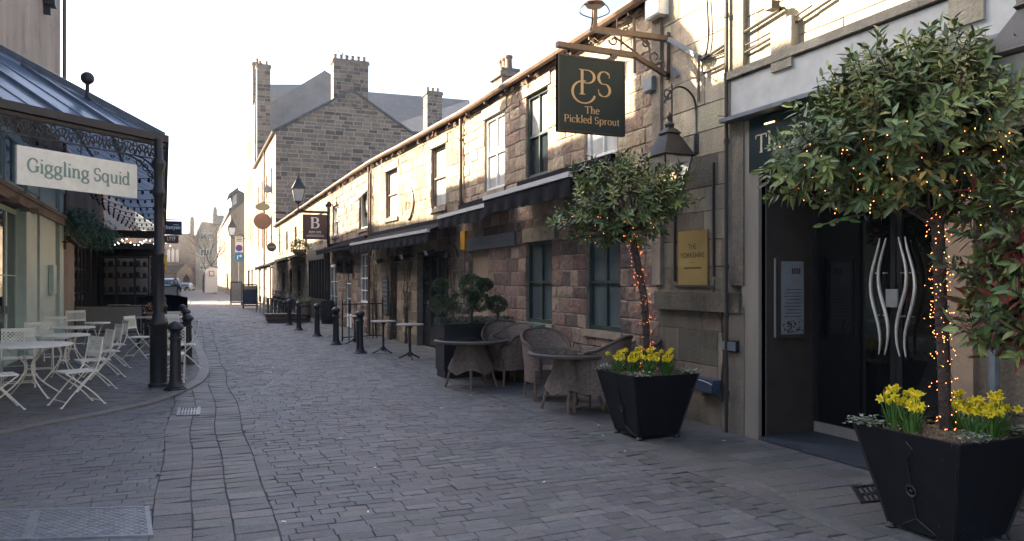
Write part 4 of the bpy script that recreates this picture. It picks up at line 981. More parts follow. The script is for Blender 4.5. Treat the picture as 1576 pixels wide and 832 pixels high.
# ---- canopy (verandah) ----
CN = thing('glass_canopy', 'Victorian iron and glass canopy with a pierced frieze over the terrace', 'canopy', (-.45,13.2,0))
GX = lambda Y: -.45-.033*(Y-13.2)
WX = lambda Y: LX(Y)+.03
HG, HW, YE = 3.86, 5.46, 37.0
C0 = Vector((GX(13.2),13.2,HG)); HT = Vector((WX(14.4),14.4,HW)); ZL = Vector((-3.25,10.4,HG)); ZL2 = Vector((-3.25,10.4,HG))
G1 = Vector((GX(YE),YE,HG)); W1 = Vector((WX(YE),YE,HW))
def pane3(mb, P, t=.012):
    P = [Vector(p) for p in P]; n = (P[1]-P[0]).cross(P[2]-P[0]).normalized(); n = n if n.z > 0 else -n
    Q = [p+n*t for p in P]; mb.face(P); mb.face(Q[::-1]); k = len(P)
    for i in range(k): mb.face([P[i],P[(i+1)%k],Q[(i+1)%k],Q[i]])
gl = MB(); bars = MB(); nb = 6
def fac(a, q):
    "a = distance along the front gutter (per axis), q = 0 at the gutter, 1 at the hip or wall"
    e = max(0, min(2.414*a, 2.78-a))*q
    return Vector((C0.x-a-e, C0.y-a+e, HG+.55*1.414*e))
cuts_ = [0, .3, .6, .8, 1.18, 1.76, 2.34, 2.78]
for a, b in zip(cuts_[:-1], cuts_[1:]): pane3(gl, [fac(a,0), fac(b,0), fac(b,1), fac(a,1)] if a > 0 and b < 2.7 else ([fac(0,0), fac(b,0), fac(b,1)] if a == 0 else [fac(a,0), fac(b,0), fac(a,1)]))
up = Vector((0,0,.03))
for a in (.6, 1.18, 1.76, 2.34): bars.beam(fac(a,0)+up, fac(a,1)+up, .055, .07)
for a in (.3, .89, 1.47, 2.05): bars.beam(fac(a,0)+up*.5, fac(a,1)+up*.5, .02, .025)
ny = 19
for k in range(ny):
    ya, yb = 13.2+(YE-13.2)*k/ny, 13.2+(YE-13.2)*(k+1)/ny
    ta = 14.4+(YE-14.4)*k/ny; tb = 14.4+(YE-14.4)*(k+1)/ny
    A, B, C_, D = Vector((GX(ya),ya,HG)), Vector((GX(yb),yb,HG)), Vector((WX(tb),tb,HW)), Vector((WX(ta),ta,HW))
    pane3(gl, [A,B,C_,D]); bars.beam(B+up, C_+up, .045, .07); bars.beam((A+B)/2+up*.6, (C_+D)/2+up*.6, .03, .035)
gl.build('glass_pane', M['glassroof'], CN)
bars.beam(C0+up*2, HT+up*2, .08, .09)
for s in (.33, .66): bars.beam(C0.lerp(HT,s)-up, G1.lerp(W1,s)-up, .05, .06)
bars.build('glazing_bar', M['lead'], CN)
FV = Fr((C0.x,C0.y), (ZL.x,ZL.y)); FW = Fr((G1.x,G1.y), (C0.x,C0.y))
gt = MB()
for fr in (FV, FW):
    gt.fbox(fr, -.03, fr.L+.03, HG-.06, HG+.05, -.04, .08); gt.fbox(fr, 0, fr.L, HG-.12, HG-.07, -.03, .03)
gt.build('gutter', M['iron'], CN)
def frieze(mb, fr, u0, u1, vt, h, n=0):
    k = max(1, round((u1-u0)/.27)); p = (u1-u0)/k
    mb.fbox(fr, u0, u1, vt-h-.012, vt-h+.006, n-.012, n+.012); mb.fbox(fr, u0, u1, vt-.012, vt, n-.012, n+.012)
    for i in range(k):
        c = u0+p*(i+.5)
        mb.tube([fr.p(c+p*.46*math.cos(R(a)), vt-h+.02+h*.75*math.sin(R(a)), n) for a in range(0,181,20)], .011, 4, cap=False)
        mb.tube([fr.p(c+p*.2*math.cos(R(a)), vt-h+.02+h*.3*math.sin(R(a)), n) for a in range(0,181,30)], .011, 4, cap=False)
        for a in (30,60,90,120,150):
            mb.beam(fr.p(c+p*.2*math.cos(R(a)), vt-h+.02+h*.3*math.sin(R(a)), n), fr.p(c+p*.45*math.cos(R(a)), vt-h+.02+h*.74*math.sin(R(a)), n), .014, .02)
        mb.tube([fr.p(u0+p*i+.035*math.cos(R(a)), vt-.05+.035*math.sin(R(a)), n) for a in range(0,361,45)], .009, 4, cap=False)
        mb.tube([fr.p(c+p*.12*math.cos(R(a)), vt-h-.05+.04*math.sin(R(a)), n) for a in range(180,361,30)], .009, 4, cap=False)
fz = MB(); frieze(fz, FV, 0, FV.L, HG-.12, .22); frieze(fz, FW, 0, FW.L, HG-.12, .22); fz.build('frieze', M['iron'], CN)
CP = G(244,596); CP.z = 0
def column(p, parent, r=.062):
    mb = MB(); prof = [(.15,0),(.15,.06),(.125,.08),(.125,.93),(.14,.95),(.14,1.0),(.1,1.05),(.085,1.12),(.07,1.16),(.07,2.0),(.085,2.02),(.085,2.06),(.068,2.08),(r,2.9),(.09,2.95),(.09,3.02),(.065,3.05),(.065,3.3),(.1,3.4),(.1,3.45),(.06,3.5),(.06,HG-.06)]
    mb.lathe(prof, p, 14); return mb.build('column', M['iron'], parent, smooth=True)
c_ = column(CP, CN)
for Y in (21.5, 29.5, 36.5): column(Vector((GX(Y)-.05,Y,0)), CN)
br = MB()       # pierced spandrels beside the column
for fr, u0, sg in ((FV,.06,1),(FW,FW.L-.06,-1)):
    for s in (.75, .5):
        br.tube([fr.p(u0+sg*s*(1-math.cos(R(a))), HG-.34-s*.9*(1-math.sin(R(a))), 0) for a in range(0,91,10)], .014, 5)
    for k in range(5):
        a = 15*k+10; br.tube([fr.p(u0+sg*(.5*(1-math.cos(R(a)))+.07+.05*math.cos(R(b))), HG-.42-.45*(1-math.sin(R(a)))+.05*math.sin(R(b)), 0) for b in range(0,361,45)], .009, 4)
br.build('spandrel_bracket', M['iron'], CN)
mb = MB(); q = Vector((-1.55,13.66,4.42)); mb.tube([q,q+Vector((0,0,.3))], .03, 8); mb.ico(q+Vector((0,0,.39)), .1, 2); mb.lathe([(.07,0),(.03,.08)], q+Vector((0,0,.03)), 8); mb.build('ball_finial', M['iron'], CN, smooth=True)
mb = MB(); mb.box8([(WX(YE),YE,HG-.35),(GX(YE),YE,HG-.35),(GX(YE),YE+.06,HG-.35),(WX(YE),YE+.06,HG-.35),(WX(YE),YE,HG-.02),(GX(YE),YE,HG-.02),(GX(YE),YE+.06,HG-.02),(WX(YE),YE+.06,HG-.02)]); mb.build('end_beam', M['black'], CN)
# far gable end glazing
mb = MB(); mb.face([(WX(YE)+.05,YE+.03,HG),(GX(YE)-.05,YE+.03,HG),(WX(YE)+.05,YE+.03,HW-.05)]); mb.build('end_pane', M['glassroof'], CN)
# hanging sign
def hang(name, label, cat, px0, px1, y0, y1, m, fr, n=0, chains=0, th=.03, cm='iron', top=None):
    a, b = fr.hit(px0, 400, n)[0], fr.hit(px1, 400, n)[0]
    if a > b: a, b = b, a
    pm = (px0+px1)/2; v1 = fr.hit(pm, y0, n)[1]; v0 = fr.hit(pm, y1, n)[1]
    t = thing(name, label, cat, fr.p((a+b)/2, v0, n)); mb = MB(); mb.fbox(fr, a, b, v0, v1, n-th/2, n+th/2); bo = mb.build('board', m, t)
    if chains:
        for k in range(chains):
            u = a+(b-a)*(k+.35)/(chains-.3); mb = MB(); v = v1; k2 = 0
            while v < (top or v1+.3)-.01:
                e = (.012, 0) if k2 % 2 else (0, .012)
                mb.tube([fr.p(u+e[0]*math.cos(R(q)), v+.02+.024*math.sin(R(q)), n+e[1]*math.cos(R(q))) for q in range(0,361,60)], .0045, 4); v += .036; k2 += 1
            mb.build('chain', M[cm], t)
    return t, bo, (a, b, v0, v1)
gs, bo, (a, b, v0, v1) = hang('hanging_sign', 'long cream hanging sign reading Giggling Squid under the canopy frieze', 'sign', 25, 210, 238, 294, M['cream'], FV, -.02, 3, top=3.76)
serif_text('Giggling Squid', FV, (a+b)/2, v0+(v1-v0)*.36, -.002, (v1-v0)*.5, M['sagetext'], bo, mirror=True, thick=.13, thin=.07, track=-.015)
# banyan signs
FZ = Fr((1,30.5), (-2,30.5))
t, bo, (a, b, v0, v1) = hang('projecting_sign', 'dark blue projecting sign reading banyan on the far canopy', 'sign', 253, 280, 340, 361, M['navy'], FZ)
sans_text('banyan', FZ, (a+b)/2, v0+(v1-v0)*.42, .02, .2, M['white'], bo, mirror=True, bold=.012, width=(b-a)*.82)
mb = MB(); mb.fbox(FZ, a+.1, (a+b)/2, v0+(v1-v0)*.72, v0+(v1-v0)*.75, .016, .02)
mb.build('line', M['white'], bo); mb = MB(); mb.tube([FZ.p(a-.1,v1+.05,0),FZ.p(b+.6,v1+.05,0)], .02, 6); mb.build('bracket', M['iron'], t)
t, bo, (a, b, v0, v1) = hang('projecting_sign', 'small brown projecting sign with cream letters below the banyan sign', 'sign', 252, 275, 362, 374, M['maroon'], FZ)
sans_text('LYYF', FZ, (a+b)/2, v0+.1, .02, .2, M['cream'], bo, mirror=True, bold=.01, width=(b-a)*.55)
mb = MB(); mb.fbox(FZ, a+.1, a+.12, v1, v1+.04, -.01, .01); mb.fbox(FZ, b-.12, b-.1, v1, v1+.04, -.01, .01); mb.build('hanger', M['iron'], t)
t, bo, _ = hang('banner', 'narrow amber banner beside the black column far down the street', 'banner', 252, 257, 394, 415, M['orangesign'], Fr((3,48),(-6,48)))
mb = MB(); fr = Fr((3,48),(-6,48)); mb.tube([fr.p(_[0]-.05,_[3]+.02,0),fr.p(_[1]+.6,_[3]+.02,0)], .02, 5); mb.build('rod', M['iron'], t)
# no entry sign on pole
def disc_on_pole(px, py, z, r, m, label, pole=True, bar=None, name='road_sign', cat='road sign'):
    c = AT(px, py, z); t = thing(name, label, cat, (c.x, c.y, 0)); d = Vector((-c.x,-c.y,0)).normalized(); fr = Fr((c.x,c.y), (c.x+d.y*1, c.y-d.x*1))
    if (fr.nn-d).length > 1: fr = Fr((c.x,c.y), (c.x-d.y, c.y+d.x))
    mb = MB(); N_ = 24
    rim = [fr.p(r*math.cos(R(15*k)), c.z+r*math.sin(R(15*k)), .03) for k in range(N_)]; bk = [p-fr.nn*.03 for p in rim]
    mb.face(rim); mb.face(bk[::-1])
    for k in range(N_): mb.face([rim[k],bk[k],bk[(k+1)%N_],rim[(k+1)%N_]])
    f = mb.build('face', m, t)
    if pole: mb = MB(); mb.tube([fr.p(0,0,-.04), fr.p(0,c.z+r+.1,-.04)], .035, 8); mb.build('pole', M['lead'], t)
    return t, f, fr, c
t, f, fr, c = disc_on_pole(228, 407, 45, .3, M['red'], 'red no entry road sign far left behind the terrace shelves')
mb = MB(); mb.fbox(fr, -.2, .2, c.z-.05, c.z+.05, .031, .036); mb.build('bar', M['white'], f)
# far right road signs on one post
pc = AT(368, 395, 58)
t = thing('road_sign', 'white parking plate with violet roundel above a blue arrow disc on one post', 'road sign', (pc.x,pc.y,0))
fr = Fr((pc.x+1,pc.y), (pc.x-1,pc.y)); z58 = 58
def plate(px, py): return fr.hit(px, py)
a, b = plate(374,368)[0], plate(362,368)[0]; v1, v0 = plate(368,364)[1], plate(368,388)[1]
mb = MB(); mb.fbox(fr, a, b, v0, v1, 0, .03); pl_ = mb.build('plate', M['white'], t)
def disc(mb, fr, u, v, r, n0, n1, k=20):
    P = [fr.p(u+r*math.cos(6.2832*i/k), v+r*math.sin(6.2832*i/k), n1) for i in range(k)]; Q = [p-fr.nn*(n1-n0) for p in P]; mb.face(P); mb.face(Q)
    for i in range(k): mb.face([P[i],Q[i],Q[(i+1)%k],P[(i+1)%k]])
mb = MB(); disc(mb, fr, (a+b)/2, v0+.32, .25, .03, .04); mb.build('roundel', M['purple'], pl_)
mb = MB()
for k in range(3): mb.fbox(fr, a+.08, b-.08, v1-.12-.12*k, v1-.07-.12*k, .03, .04)
mb.build('print', M['dark'], pl_)
mb = MB(); disc(mb, fr, (a+b)/2, pc.z, .36, 0, .03); ds = mb.build('disc', M['signblue'], t)
mb = MB(); u = (a+b)/2; mb.fbox(fr, u+.08, u+.15, pc.z-.2, pc.z+.1, .031, .036); mb.fbox(fr, u-.1, u+.08, pc.z+.04, pc.z+.1, .031, .036); mb.face([fr.p(u-.08,pc.z+.2,.034),fr.p(u-.22,pc.z+.07,.034),fr.p(u-.08,pc.z-.06,.034)]); mb.build('arrow', M['white'], ds)
mb = MB(); mb.tube([fr.p(u,0,-.05),fr.p(u,v1+.1,-.05)], .04, 8); mb.build('pole', M['lead'], t)
# festoon lights under canopy
t = thing('festoon_lights', 'strings of small festoon bulbs swagged beneath the canopy glass', 'festoon lights', (-1.8,20,0)); cbm = MB(); bm_ = MB(); lit = MB()
for k in range(9):
    Y = 17+2.2*k; a = Vector((GX(Y)-.1,Y,3.72)); b = Vector((LX(Y)+.15,Y+1.1,4.0)); P = []
    for j in range(15): 
        s = j/14; q = a.lerp(b,s); q.z += .6*s-.35*math.sin(math.pi*s); P.append(q)
    cbm.tube(P, .008, 4, cap=False)
    for q in P[1:-1]: bm_.lathe([(.012,0),(.03,-.03),(.034,-.06),(.015,-.09)], q, 6)
for k in range(2):
    for j in range(18):
        q = Vector((LX(34)+.2+2.4*j/17, 34+1.2*k, 3.35-.28*abs(math.sin(j*.55+k)))); lit.ico(q, .026, 0)
cbm.build('cable', M['cable'], t); tag(bm_.build('bulb', M['iron'], t), kind='stuff'); tag(lit.build('lit_bulb', M['bulbw'], t), kind='stuff')
# ---- projecting pub sign and bracket ----
YS = 7.93; FSG = Fr((6,YS), (3,YS))
t, bo, (a, b, v0, v1) = hang('pub_sign', 'dark green square hanging sign reading The Pickled Sprout with gold PS monogram', 'pub sign', 857, 960, 89, 206, M['signgreen'], FSG, 0, 0, th=.06)
uc = (a+b)/2; hh = v1-v0; sc = hh/.895
mb = MB()
for q in ((a,a+.018,v0,v1),(b-.018,b,v0,v1),(a+.018,b-.018,v0,v0+.018),(a+.018,b-.018,v1-.018,v1)): mb.fbox(FSG, *q, -.034, .036)
mb.build('frame', M['black'], bo)
serif_text('PS', FSG, uc-.04, v0+hh*.5, .033, .42*sc, M['gold'], bo, mirror=True, thick=.085, thin=.022, track=-.03)
mb = MB(); fn = lambda x, y, o: FSG.p(uc+.11-x*sc, v0+hh*.5+y*sc, .034+o)
ribbon(mb, arc(.0,.03,.15,.13,80,345), fn, .032, .014, 0); mb.build('monogram_swash', M['gold'], bo)
serif_text('The', FSG, uc, v0+hh*.26, .033, .115*sc, M['gold'], bo, mirror=True, thick=.12, thin=.05)
serif_text('Pickled Sprout', FSG, uc, v0+hh*.13, .033, .115*sc, M['gold'], bo, mirror=True, thick=.12, thin=.05)
mb = MB(); up_ = FSG.p
hp = lambda px, py: up_(*FSG.hit(px, py), 0)
mb.beam(hp(857,68), hp(976,85), .07, .06); mb.beam(hp(976,85), hp(1030,118), .05, .05)
for px in (872, 940): mb.tube([hp(px,74), hp(px,88)], .012, 6)
mb.build('sign_arm', M['gutter'], t)
lb = thing('lamp_bracket', 'ornate scrolled iron bracket holding an old street lamp above the pub sign', 'lamp bracket', FSG.p(*FSG.hit(1028,118),0))
mb = MB(); mb.beam(hp(910,44), hp(1030,60), .07, .06); mb.beam(hp(1028,50), hp(1027,122), .06, .05)
mb.build('arm', M['gutter'], lb); mb = MB()
def scroll(c0, c1, px, py, r, a0, a1, rr=.011):
    u_, v_ = FSG.hit(px, py); z = .0; P = []
    for k in range(18): 
        s = k/17; a = R(a0+(a1-a0)*s); r2 = r*(1-.75*s); P.append(FSG.p(u_-r2*math.cos(a), v_+r2*math.sin(a), 0))
    mb.tube(P, rr, 5, cap=False)
mb.tube(smooth_path([hp(945,56),hp(975,78),hp(1000,98),hp(1026,115)]), .013, 5)
mb.tube(smooth_path([hp(985,58),hp(998,70),hp(1000,90)]), .012, 5)
for q in ((1008,88,.1,0,-420),(944,62,.06,180,560),(1015,100,.08,90,-360),(962,48,.05,0,400),(993,66,.05,0,-400)): scroll(0,0,*q)
mb.tube([hp(976,30),hp(977,112)], .018, 6)
mb.tube(smooth_path([hp(922,44),hp(948,25),hp(952,45),hp(985,52),hp(1000,68)]), .009, 5)
mb.build('scrollwork', M['gutter'], lb)
mb = MB(); mb.beam(hp(915,46), hp(915,14), .05, .05); mb.tube([hp(910,46),hp(912,14)], .01, 6)
for s in (-1, 1): mb.tube(smooth_path([hp(915+s*3,28),hp(915+s*22,20),hp(915+s*18,8),hp(915+s*6,4),hp(915+s*3,-8)]), .008, 5)
c = hp(915,10); mb.lathe([(.1,0),(.13,.03),(.09,.06)], c, 8); mb.build('lamp_base', M['gutter'], lb)
def lantern(c, s, parent, bracket=None, lit=False, n=4, ang=R(45)):
    "c = centre of the underside of the roof"
    mb = MB(); top = [(.30*s,0),(.31*s,.02*s),(.29*s,.035*s),(.12*s,.27*s),(.14*s,.29*s),(.1*s,.33*s),(.05*s,.36*s),(.06*s,.4*s),(.02*s,.44*s),(.035*s,.5*s),(.005*s,.55*s)]
    mb.lathe(top, c, n, rot=ang-math.pi/n); rf = mb.build('lantern_roof', M['iron'], parent)
    mb = MB(); 
    for k in range(n):
        a = ang+2*math.pi*k/n; d = Vector((math.cos(a),math.sin(a),0)); mb.beam(c+d*.27*s, c+d*.16*s-Vector((0,0,.4*s)), .02*s)
        a2 = a+2*math.pi/n; d2 = Vector((math.cos(a2),math.sin(a2),0)); mb.beam(c+d*.16*s-Vector((0,0,.4*s)), c+d2*.16*s-Vector((0,0,.4*s)), .02*s)
    mb.lathe([(.02*s,-.5*s),(.08*s,-.44*s),(.15*s,-.41*s),(.15*s,-.395*s)], c, 8)
    fr_ = mb.build('lantern_frame', M['iron'], parent)
    mb = MB(); mb.lathe([(.155*s,-.395*s),(.262*s,-.005)], c, n, rot=ang-math.pi/n); mb.build('pane', M['lampglass'], fr_)
    if lit: mb = MB(); mb.ico(c-Vector((0,0,.22*s)), .05*s, 1); mb.build('bulb', M['lampglow'], parent)
lt = thing('wall_lantern', 'large black hanging lantern, lit, beneath the lamp bracket beside the small bay tree', 'lantern', (5.3,7.38,3.1))
lc = Vector((5.0,7.38,3.03)); lantern(lc, .95, lt, lit=True)
mb = MB(); FH = Fr((6,7.38), (4,7.38)); h2 = lambda px, py: FH.p(*FH.hit(px, py), 0)
mb.tube(smooth_path([h2(1072,235),h2(1071,165),h2(1062,142),h2(1046,133),h2(1032,140),h2(1022,158)]), .012, 6)
mb.tube([h2(1034,195),h2(1034,128)], .01, 6)
P = [];
for k in range(14): s = k/13; a = R(-90+400*s); P.append(lc+Vector((.06*math.cos(a)*(1-.4*s)-.03, 0, .72+.06*math.sin(a)*(1-.4*s))))
mb.tube(P, .009, 5); p_ = h2(1074,222); mb.lathe([(.045,-.11),(.05,-.1),(.05,.12),(.03,.13)], (p_.x,p_.y,p_.z-.0), 10); mb.tube([p_, (5.37,7.38,p_.z)], .02, 6)
mb.build('bracket', M['iron'], lt, smooth=True)
lt2 = thing('wall_lantern', 'blue grey lantern cut off at the top right corner beside the big bay tree', 'lantern', (5.3,3.45,2.9))
q = AT(1604, 86, 4.6); lantern(q, 1.08, lt2, lit=True); mb = MB(); mb.tube([q+Vector((0,0,.4)),(5.37,q.y,q.z+.5)], .02, 6); mb.build('bracket', M['iron'], lt2)
# ---- cafe B sign, pole and lantern ----
YB = 30.0; FQ = Fr((7,YB), (2,YB))
t, bo, (a, b, v0, v1) = hang('projecting_sign', 'maroon projecting sign with a large white letter B on the black cafe pole', 'sign', 466, 503, 330, 368, M['maroon'], FQ, 0, 0, th=.08)
uc = (a+b)/2; hh = v1-v0
serif_text('B', FQ, uc, v0+hh*.45, .045, hh*.62, M['white'], bo, mirror=True, thick=.15, thin=.05)
sans_text('BREW CAFE', FQ, uc, v0+hh*.26, .045, .1, M['white'], bo, mirror=True, width=(b-a)*.5, bold=.015)
mb = MB(); mb.fbox(FQ, a+.2, b-.2, v0+hh*.2, v0+hh*.21, .041, .045)
for k in range(16): mb.fbox(FQ, a+.12+(b-a-.24)*k/16, a+.12+(b-a-.24)*(k+.7)/16, v0+hh*.11, v0+hh*.15, .041, .046)
mb.build('small_print', M['white'], bo)
mb = MB(); mb.beam(FQ.p(b+.3,v1+.08,0), FQ.p(a-.1,v1+.08,0), .05); mb.build('sign_arm', M['iron'], t)
pl_ = thing('cafe_pole', 'black pole with ball top carrying the B sign, rising from a dark tub', 'pole', FQ.p(a-.05,0,0))
mb = MB(); pp = FQ.p(a-.06,0,0); mb.tube([pp,pp+Vector((0,0,v1+.3))], .06, 10); mb.ico(pp+Vector((0,0,v1+.4)), .13, 1); mb.lathe([(.25,0),(.32,.3),(.33,.6),(.3,.9)], pp, 14); mb.build('pole', M['iron'], pl_, smooth=True)
lt = thing('street_lantern', 'black four sided street lantern standing on the arm over the B sign', 'lantern', (pp.x,pp.y,0)); q = FQ.p(*FQ.hit(459,291),0)
lantern(q, 1.15, lt); mb = MB(); e = FQ.hit(459,291); mb.tube([q-Vector((0,0,.55)), FQ.p(e[0],v1+.1,0)], .03, 6); mb.tube([FQ.p(e[0]+.05,v1+.12,0),FQ.p(a-.06,v1+.12,0)], .03, 6); mb.build('stem', M['iron'], lt)
# far lamp on building C
lt = thing('street_lantern', 'small far street lantern on a bracket in front of the brown stone building', 'lantern', AT(357,365,70)); q = AT(357,350,70); lantern(q, 1.8, lt)
mb = MB(); mb.tube([q-Vector((0,0,.9)), AT(357,366,70), AT(378,367,70)], .04, 5); mb.build('bracket', M['iron'], lt)
# disc signs down the street
def disc_sign(px, py, z, rx, ry, m, label, lines=True):
    c = AT(px, py, z); t = thing('disc_sign', label, 'sign', c); fr = Fr((c.x+1,c.y), (c.x-1,c.y)); mb = MB(); k = 24
    P = [fr.p(1+rx*math.cos(R(15*i)), c.z+ry*math.sin(R(15*i)), .03) for i in range(k)]; Q = [p-fr.nn*.06 for p in P]; mb.face(P); mb.face(Q)
    for i in range(k): mb.face([P[i],Q[i],Q[(i+1)%k],P[(i+1)%k]])
    o = mb.build('disc', m, t)
    if lines:
        mb = MB(); mb.fbox(fr, 1-rx*.6, 1+rx*.6, c.z-ry*.1, c.z+ry*.12, .031, .035); mb.build('lettering', M['palewood'], o)
    mb = MB(); mb.tube([(c.x-.2,c.y,c.z+ry+.04),(5.0,c.y,c.z+ry+.04)], .02, 5); mb.tube([(c.x,c.y,c.z+ry),(c.x,c.y,c.z+ry+.04)], .015, 5); mb.build('bracket', M['iron'], t)
disc_sign(404, 340, 48, .53, .52, M['copper'], 'large copper brown round sign below the tan disc', False)
disc_sign(404, 318, 47.5, .44, .24, M['tan'], 'pale tan oval sign directly above the copper round sign', False)
disc_sign(412, 291, 52, .3, .25, M['lead'], 'small grey oval sign highest on the sunlit tall front', False)
disc_sign(418, 380, 46, .27, .27, M['chalk'], 'small dark round sign with a pale line at awning height')
# ================= FURNITURE =================
GRP = {}
# --- white folding chair: sits facing -Y, backrest at +Y ---
def folding_chair():
    t = thing('folding_chair', 'x', 'chair'); m = M['cream']
    mb = MB()
    for k in range(6): y = -.19+.066*k; mb.box(-.19,.19,y,y+.055,.435,.445)
    mb.tube([(-.2,-.2,.435),(.2,-.2,.435),(.2,.19,.435),(-.2,.19,.435),(-.2,-.2,.435)], .009, 5); mb.build('seat', m, t)
    for s in (-1, 1):
        mb = MB(); x = .215*s; mb.tube(smooth_path([Vector(p) for p in ((x,-.26,.0),(x,-.12,.17),(x,.02,.33),(x,.15,.47),(x,.2,.62),(x,.24,.88))]), .009, 6); mb.lathe([(.02,0),(.012,.015)], (x,-.26,0), 8); mb.build('back_leg', m, t, smooth=True)
        mb = MB(); x = .195*s; mb.tube(smooth_path([Vector(p) for p in ((x,.27,0),(x,.14,.15),(x,-.02,.29),(x,-.2,.43))]), .009, 6); mb.lathe([(.02,0),(.012,.015)], (x,.27,0), 8); mb.build('front_leg', m, t, smooth=True)
    mb = MB(); mb.tube([(-.215,-.2,.07),(.215,-.2,.07)], .007, 5); mb.tube([(-.195,.22,.05),(.195,.22,.05)], .007, 5); mb.tube([(-.215,.0,.31),(.215,.0,.31)], .006, 5); mb.build('stretcher', m, t)
    mb = MB(); B = lambda a, b: Vector((a, .2+.04*(b-.62)/.26, b))
    mb.tube([B(-.215,.62),B(.215,.62),B(.215,.87),B(-.215,.87),B(-.215,.62)], .009, 5); mb.beam(B(-.21,.845), B(.21,.845), .05, .006, up=(0,1,0)); mb.beam(B(-.21,.64), B(.21,.64), .03, .006, up=(0,1,0))
    for k in range(-3, 9):
        for s in (1, -1):
            a = -.21+.0525*k; p, q = (a, .655), (a+.17, .825)
            x0, z0, x1, z1 = p[0], p[1], q[0], q[1]
            if x0 < -.21: z0 += (-.21-x0); x0 = -.21
            if x1 > .21: z1 -= (x1-.21); x1 = .21
            if x1-x0 > .01: mb.beam(B(x0*s, z0), B(x1*s, z1), .012, .004, up=(0,1,0))
    mb.build('lattice_back', m, t); return t
def round_table(r=.5):
    t = thing('round_table', 'x', 'table'); m = M['cream']; mb = MB(); mb.lathe([(r-.01,.70),(r,.705),(r,.725),(r-.015,.73)], n=36); mb.build('tabletop', m, t, smooth=True)
    for k in range(4):
        a = R(90*k+20); d = Vector((math.cos(a),math.sin(a),0)); mb = MB()
        mb.tube(smooth_path([d*.3*r/.5+Vector((0,0,.7)), d*.1+Vector((0,0,.52)), d*.05+Vector((0,0,.38)), d*.16+Vector((0,0,.2)), d*.4+Vector((0,0,.0))]), .011, 6); mb.lathe([(.022,0),(.013,.015)], d*.4, 8); mb.build('leg', m, t, smooth=True)
    mb = MB(); mb.tube([(.09*math.cos(R(20*k)),.09*math.sin(R(20*k)),.3) for k in range(19)], .008, 5); mb.build('ring', m, t); return t
FCH = folding_chair(); RT = round_table(); uc_ = [0, 0]
def fchair(px, py, face, label, X=None):
    p = G(px, py, .02); p.z = .018
    o = place(FCH, uc_[0], p, R(face), label, 'white folding chairs on the terrace'); uc_[0] = 1; return o
def rtable(px, py, label, sc=1):
    p = G(px, py, .02); p.z = .018
    o = place(RT, uc_[1], p, R(random.uniform(0, 90)), label, 'white round tables on the terrace', (sc,sc,1)); uc_[1] = 1; return o
# table centres from the height of their tops
def gtop(px, py, h): q = G(px, py, h); return q.x, q.y
def rt2(px, py, label, sc):
    x, y = gtop(px, py, .73); o = place(RT, uc_[1], (x,y,.018), R(20), label, 'white round tables on the terrace', (sc,sc,1)); uc_[1] = 1; return o
rt2(45,531,'largest and nearest round white metal table at the left edge of the terrace',1.08)
rt2(97,516,'second nearest white metal table, just behind the largest one',.8)
rt2(112,504,'third white metal table, by the sage pilasters',.78)
rt2(150,497,'fourth white metal table, in front of the taupe screen',.5)
rt2(128,474,'farthest white metal table, next to the cream pilaster',.5)
# facing angle: 0 = sitter looks to -Y (towards the camera down the street)
fchair(118,622,-62,'nearest folding chair with its lattice back turned to the street, at the largest table')
fchair(-5,630,110,'folding chair cut off by the left edge of the picture')
fchair(28,594,10,'folding chair facing the camera behind the largest table, leftmost lattice back')
fchair(60,572,10,'folding chair with lattice back, second from the left behind the tables')
fchair(86,553,12,'folding chair with lattice back against the sage pilaster')
fchair(143,598,-70,'folding chair directly behind the nearest one, back to the street')
fchair(160,580,-70,'third folding chair in the row with backs to the street')
fchair(172,566,-72,'fourth folding chair in the row, closest to the taupe screen')
fchair(120,532,20,'farthest folding chair in the corner between cream pilaster and taupe screen')
fchair(216,550,65,'lone folding chair in side view between the screen and the black column')
fchair(263,586,180,'folding chair half hidden between the black column and the nearest left bollard')
fchair(283,566,-85,'folding chair seen edge on between the two nearest left bollards')
fchair(258,545,0,'folding chair behind the black column facing the camera')
fchair(276,533,170,'farthest folding chair beside the left bollards')
rt2(268,488,'white table right behind the black column and bollards',.6)
# --- taupe canvas barrier ---
bt = thing('canvas_screen', 'low taupe canvas screen across the end of the white chair terrace', 'screen', (-2.3,26.2,0))
FBR = Fr((-1.45,25.6), (-3.35,26.6)); mb = MB(); mb.fbox(FBR, .03, FBR.L-.03, .12, .86, -.006, .006); mb.build('canvas', M['barrier'], bt)
mb = MB()
for u in (0, FBR.L): mb.tube([FBR.p(u,.02,0),FBR.p(u,.92,0)], .02, 8); mb.tube([FBR.p(u,.03,-.2),FBR.p(u,.03,.2)], .02, 6)
mb.tube([FBR.p(0,.88,0),FBR.p(FBR.L,.88,0)], .012, 6); mb.tube([FBR.p(0,.1,0),FBR.p(FBR.L,.1,0)], .02, 6); mb.build('frame', M['iron'], bt)
